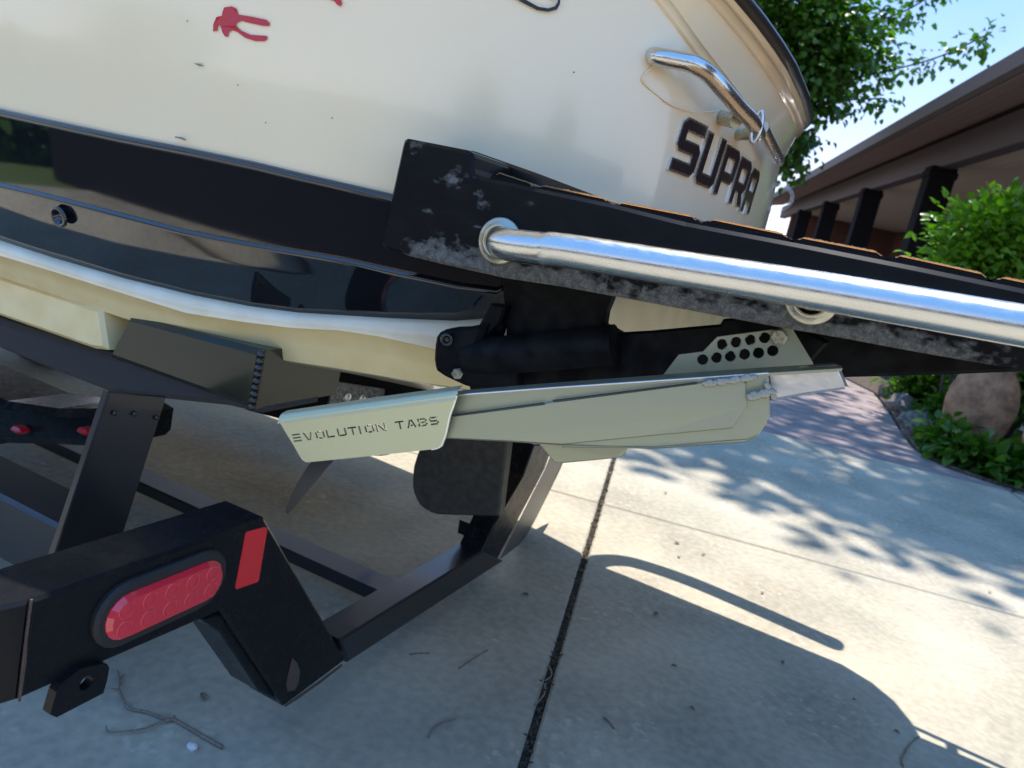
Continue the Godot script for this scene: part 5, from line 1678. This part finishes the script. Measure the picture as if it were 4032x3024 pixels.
func build_garden() -> void:
	# planting bed
	sheet("planting_bed", [Vector2(4.2, 4.68), Vector2(2.26, 4.69), Vector2(2.01, 4.75), Vector2(1.87, 4.85), Vector2(1.8, 5.02), Vector2(1.78, 5.24), Vector2(1.85, 5.77), Vector2(2.0, 6.7), Vector2(2.12, 7.67), Vector2(1.98, 8.42), Vector2(1.52, 9.42), Vector2(3.0, 12.0), Vector2(3.0, 6.0), Vector2(4.2, 5.6)], 0.012, M.soil)
	# the big clay jar, mouth a little aside
	var at := uvp(2.16, 0.06, 5.55)
	var jar := thing("clay_jar", "tall brown terracotta jar with pinched neck standing in the planting bed", "jar", at)
	var st := mb()
	var tilt := Transform3D(Basis(Vector3(0, 0, 1), -0.06), at)
	lathe(st, [Vector2(0.0, 0.0), Vector2(0.155, 0.0), Vector2(0.168, 0.02), Vector2(0.165, 0.03), Vector2(0.172, 0.06), Vector2(0.198, 0.16), Vector2(0.212, 0.26), Vector2(0.208, 0.34), Vector2(0.186, 0.42), Vector2(0.15, 0.49), Vector2(0.118, 0.53), Vector2(0.112, 0.55)], tilt, 40, 0.008)
	obj("body", st, M.terracotta, jar)
	st = mb()
	lathe(st, [Vector2(0.11, 0.545), Vector2(0.122, 0.55), Vector2(0.128, 0.565), Vector2(0.12, 0.58), Vector2(0.1, 0.578), Vector2(0.092, 0.54), Vector2(0.09, 0.5)], tilt, 40)
	obj("rim", st, M.terracotta_rim, jar)
	st = mb()
	lathe(st, [Vector2(0.165, 0.016), Vector2(0.176, 0.022), Vector2(0.176, 0.036), Vector2(0.166, 0.042)], tilt, 40)
	obj("foot_band", st, M.terracotta_rim, jar)
	at = uvp(2.34, 0.0, 4.74)
	var pot := thing("clay_pot", "orange terracotta pot cut off by the picture's right border", "pot", at)
	st = mb()
	lathe(st, [Vector2(0.0, 0.0), Vector2(0.12, 0.0), Vector2(0.17, 0.26), Vector2(0.2, 0.26), Vector2(0.205, 0.32), Vector2(0.175, 0.325), Vector2(0.165, 0.27), Vector2(0.0, 0.26)], Transform3D(Basis(), at), 36)
	obj("body", st, M.terracotta, pot)
	# stones of the bed's edge
	var rocks := [[1.93, 5.62, 0.13, 0.09, "tan stone at the bed's corner nearest the driveway curve", M.stone], [2.03, 6.15, 0.12, 0.08, "tan stone second along the curved bed edge", M.stone], [2.1, 6.75, 0.14, 0.1, "mottled stone third along the curved bed edge", M.stone], [2.27, 7.45, 0.2, 0.13, "big dark brown boulder at the far end of the bed edge", M.dark_stone], [2.62, 5.12, 0.2, 0.13, "squat dark stone with pale streaks right of the jar's foot", M.dark_stone]]
	for i in rocks.size():
		var r: Array = rocks[i]
		var c := uvp(r[0], r[3] * 0.5, r[1])
		var o := thing("edge_stone", r[4], "stone", uvp(r[0], 0, r[1]), "stones edging the planting bed")
		st = mb()
		lump(st, c, Vector3(r[2], r[3], r[2] * 0.8), 300 + i, 0.3, 9)
		obj("stone", st, r[5], o)
	for i in 4:
		var q: Array = [[2.28, 6.1, 0.055, "flat white stone among the leaves left of the jar"], [2.38, 6.25, 0.065, "largest white stone behind the one left of the jar"], [2.2, 6.0, 0.045, "smallest white stone by the curved bed edge"], [2.1, 5.0, 0.04, "pale pinkish stone lying in the low plants before the jar"]][i]
		st = mb()
		lump(st, uvp(q[0], q[2] * 0.6 + 0.02, q[1]), Vector3(q[2], q[2] * 0.6, q[2] * 0.8), 330 + i, 0.25, 7)
		tag(obj("white_stone", st, M.pale_stone, self), q[3], "stone", "pale stones in the bed")
	# a teal glazed dish and a grey-blue box beside the jar
	var dish := thing("teal_dish", "dark teal glazed dish at the foot of the clay jar", "dish", uvp(2.02, 0.02, 5.32))
	st = mb()
	lathe(st, [Vector2(0.0, 0.01), Vector2(0.09, 0.0), Vector2(0.15, 0.05), Vector2(0.158, 0.058), Vector2(0.148, 0.06), Vector2(0.09, 0.015), Vector2(0.0, 0.02)], Transform3D(Basis(Vector3(1, 0, 0), 0.12), uvp(2.02, 0.02, 5.32)), 30)
	obj("bowl", st, M.teal, dish)
	st = mb()
	box(st, uvp(2.38, 0.07, 5.24), Vector3(0.15, 0.12, 0.1), Basis(Vector3.UP, 0.5), 0.015)
	tag(obj("utility_box", st, mat(0.09, 0.12, 0.15, 0.5), self), "small blue-grey box lid in the bed right of the jar", "box")
	# leafy plants
	var lm := leaf_mesh(0.085, 0.055)
	var plants := [[2.36, 6.95, 0.34, 0.3, 55, "large leafy plant behind the white stones"], [2.75, 7.0, 0.45, 0.35, 60, "tall leafy plant between the jar and the porch bush"], [2.2, 6.95, 0.2, 0.2, 30, "low leafy plant beside the dark boulder"], [2.95, 5.9, 0.4, 0.35, 60, "leafy shrub right of the clay jar"], [2.32, 6.35, 0.2, 0.16, 26, "small bright plant just left of the jar's belly"]]
	for p in plants:
		leafy(p[0], p[1], p[2], p[3], p[4], p[5], "leafy plants in the bed", lm)
	var cover := [[1.93, 5.06, "front clump of low leafy plants at the bed's corner"], [2.05, 4.93, "second clump of low plants along the bed's front"], [2.2, 4.86, "low leafy clump before the teal dish"], [2.35, 4.84, "low leafy clump before the blue-grey box"], [1.95, 5.32, "low leafy clump left of the teal dish"], [2.52, 4.92, "low leafy clump beside the squat dark stone"]]
	for p in cover:
		leafy(p[0], p[1], 0.1, 0.1, 16, p[2], "low plants along the bed's front", lm)
	# fallen leaves in the bed
	var spots: Array = []
	for i in 420:
		var u := rng.randf_range(1.88, 3.0)
		var v := rng.randf_range(4.85, 7.6)
		if u - 1.85 > (v - 5.6) * 0.16:
			spots.append([uvp(u, rng.randf_range(0.016, 0.04), v), Vector3(rng.randfn(), 0.2, rng.randfn()), rng.randf_range(0.4, 0.9)])
	var mm := thing("fallen_leaves", "dry brown leaves strewn over the planting bed", "leaves")
	leaves(mm, "dry_leaves", spots, lm, M.leaf, Color(0.13, 0.09, 0.05), Color(0.36, 0.28, 0.18), 0.0)
	mm.set_meta("kind", "stuff")


func leafy(u: float, v: float, tall: float, wide: float, clumps: int, label: String, group: String, lm: Mesh) -> void:
	var at := uvp(u, 0.01, v)
	var o := thing("leafy_plant", label, "plant", at, group)
	var st := mb()
	for i in 5:
		var a := TAU * i / 5.0 + u * 7.0
		limb(st, at, at + Vector3(cos(a) * wide * 0.6, tall, sin(a) * wide * 0.6), 0.006, 0.002, Vector3(0, tall * 0.1, 0), 5)
	obj("stem", st, M.bark, o)
	leaves(o, "foliage", crown_spots(at + Vector3(0, tall * 0.75, 0), Vector3(wide, tall * 0.6, wide), clumps, 14, 0.12, 0.2), lm, M.bush_leaf, Color(0.035, 0.1, 0.012), Color(0.15, 0.27, 0.035), 0.0)


# ------------------------------------------------------------------ what lies on the concrete

func stick(parent: Node3D, called: String, pts: Array, r0: float, r1: float, m: Material, lift := 0.004) -> void:
	var path := smooth_path(pts, 5)
	var rad: Array = []
	for i in path.size():
		path[i] = path[i] + Vector3(0, lift, 0)
		rad.append(lerpf(r0, r1, float(i) / (path.size() - 1)))
	var st := mb()
	tube(st, path, rad, 7)
	obj(called, st, m, parent)


func build_litter() -> void:
	var twig := thing("fallen_twig", "forked bare twig lying on the concrete under the trailer's tail light", "twig", Vector3(-0.829, 0, -0.838))
	stick(twig, "stem", [Vector3(-0.715, 0, -0.846), Vector3(-0.773, 0, -0.844), Vector3(-0.818, 0, -0.843), Vector3(-0.83, 0, -0.836), Vector3(-0.864, 0, -0.828), Vector3(-0.89, 0, -0.817), Vector3(-0.908, 0, -0.821), Vector3(-0.941, 0, -0.837), Vector3(-0.961, 0, -0.853), Vector3(-0.987, 0, -0.87)], 0.0036, 0.0014, M.twig)
	stick(twig, "side_twig", [Vector3(-0.82, 0, -0.842), Vector3(-0.828, 0, -0.824), Vector3(-0.836, 0, -0.795), Vector3(-0.865, 0, -0.762), Vector3(-0.881, 0, -0.767)], 0.0024, 0.001, M.twig, 0.0055)
	stick(twig, "side_twig", [Vector3(-0.941, 0, -0.838), Vector3(-0.954, 0, -0.831)], 0.0015, 0.0007, M.twig)
	stick(twig, "side_twig", [Vector3(-0.962, 0, -0.853), Vector3(-0.97, 0, -0.872)], 0.0014, 0.0006, M.twig)
	stick(twig, "side_twig", [Vector3(-0.953, 0, -0.847), Vector3(-0.951, 0, -0.853)], 0.0014, 0.0006, M.twig)
	stick(twig, "side_twig", [Vector3(-0.821, 0, -0.842), Vector3(-0.826, 0, -0.851)], 0.002, 0.001, M.twig)
	var stems := [[[Vector3(-0.537, 0, -1.303), Vector3(-0.532, 0, -1.352), Vector3(-0.524, 0, -1.407)], "dry curved stem on the shaded concrete left of the wide joint"], [[Vector3(-0.638, 0, -1.274), Vector3(-0.626, 0, -1.291), Vector3(-0.61, 0, -1.306)], "short pale dry stem below the propeller guard bar"], [[Vector3(-0.477, 0, -1.086), Vector3(-0.482, 0, -1.117), Vector3(-0.476, 0, -1.141), Vector3(-0.464, 0, -1.163)], "bent dry stem near the bottom edge of the shaded slab"], [[Vector3(-0.242, 0, -1.364), Vector3(-0.229, 0, -1.357), Vector3(-0.214, 0, -1.344)], "dark dry stem on the shaded slab right of the wide joint"], [[Vector3(0.308, 0, -1.646), Vector3(0.307, 0, -1.678), Vector3(0.325, 0, -1.747), Vector3(0.345, 0, -1.796)], "dry stem at the lower right where the shadow ends"], [[Vector3(-0.397, 0, -1.448), Vector3(-0.382, 0, -1.429), Vector3(-0.378, 0, -1.411), Vector3(-0.382, 0, -1.392)], "curled dry stem caught in the wide joint"], [[Vector3(-0.377, 0, -1.381), Vector3(-0.365, 0, -1.351), Vector3(-0.364, 0, -1.323), Vector3(-0.365, 0, -1.301)], "longer curled dry stem in the wide joint, nearer the camera"]]
	for s in stems:
		var at: Vector3 = s[0][0]
		var o := thing("dry_grass_stalk", s[1], "stalk", at, "dry stalks on the driveway")
		stick(o, "stem", s[0], 0.0022, 0.0014, M.twig, 0.002)
	# single dry leaves
	var spots := [[Vector3(-0.566, 0.001, -1.695), "curled dry leaf on the shaded concrete near the guard bar"], [Vector3(-0.271, 0.001, -1.869), "curled dry leaf in the shade below the tube's shadow"], [Vector3(-0.83, 0.001, -0.915), "flat brown leaf under the trailer's tie-down tab"], [Vector3(-0.343, 0.001, -2.406), "dry leaf on the sunlit concrete above the tube's shadow"], [Vector3(-0.311, 0.001, -2.298), "small dark leaf just above the tube's shadow"], [Vector3(-0.252, 0.001, -2.385), "dark fleck of leaf right of the one above the tube's shadow"], [Vector3(-0.052, 0.001, -2.258), "leaf fragment in the lit concrete right of the tube's shadow"], [Vector3(-0.1, 0.001, -1.522), "brown leaf fragment low in the shaded slab"], [Vector3(0.211, 0.001, -1.842), "dark leaf fragment near the rounded corner of the shadow"], [Vector3(-0.5, 0.001, -2.876), "grey leaf fragment on the far lit slab beside the joint crossing"], [Vector3(-0.172, 0.001, -1.656), "leaf fragment in the middle of the shaded slab"], [Vector3(0.045, 0.001, -1.882), "leaf fragment on the shadow's edge under the lit strip"], [Vector3(0.299, 0.001, -1.774), "dark leaf crumb by the shadow of the thin rail"], [Vector3(0.625, 0.001, -2.992), "pale green leaf on the sunlit slab at the right"]]
	for i in spots.size():
		var p: Vector3 = spots[i][0]
		var st := mb()
		st.set_smooth_group(0)
		var size := 0.011 if i < 4 else 0.008
		var turn := Basis(Vector3.UP, i * 1.3)
		for s in [-1.0, 1.0]:
			var a := turn * Vector3(-size, 0.001, 0)
			var b := turn * Vector3(size, 0.003, 0)
			var m1 := turn * Vector3(-size * 0.3, 0.005, s * size * 0.55)
			var m2 := turn * Vector3(size * 0.4, 0.006, s * size * 0.45)
			tri(st, p + a, p + b, p + m1, Vector3.UP)
			tri(st, p + b, p + m2, p + m1, Vector3.UP)
		tag(obj("dry_leaf", st, M.dry_leaf, self), spots[i][1], "leaf", "leaf bits on the driveway")
	var st := mb()
	lump(st, Vector3(-0.751, 0.004, -0.818), Vector3(0.009, 0.0055, 0.007), 400, 0.2, 8)
	tag(obj("pebble", st, M.pebble, self), "single white pebble on the concrete beside the twig's thick end", "pebble")
	# crumbs and chips lying in the wide joint
	var spots2: Array = []
	for i in 650:
		var v := rng.randf_range(0.6, 3.2)
		spots2.append([uvp(-0.04 + rng.randf_range(-0.011, 0.011), rng.randf_range(-0.008, -0.001), v), Vector3(rng.randfn(), 0.3, rng.randfn()), rng.randf_range(0.05, 0.16)])
	var crumbs := thing("joint_debris", "crumbs and leaf chips lying in the wide driveway joint", "debris")
	leaves(crumbs, "chips", spots2, leaf_mesh(0.085, 0.055), M.leaf, Color(0.04, 0.03, 0.02), Color(0.2, 0.16, 0.12), 0.0)
	crumbs.set_meta("kind", "stuff")
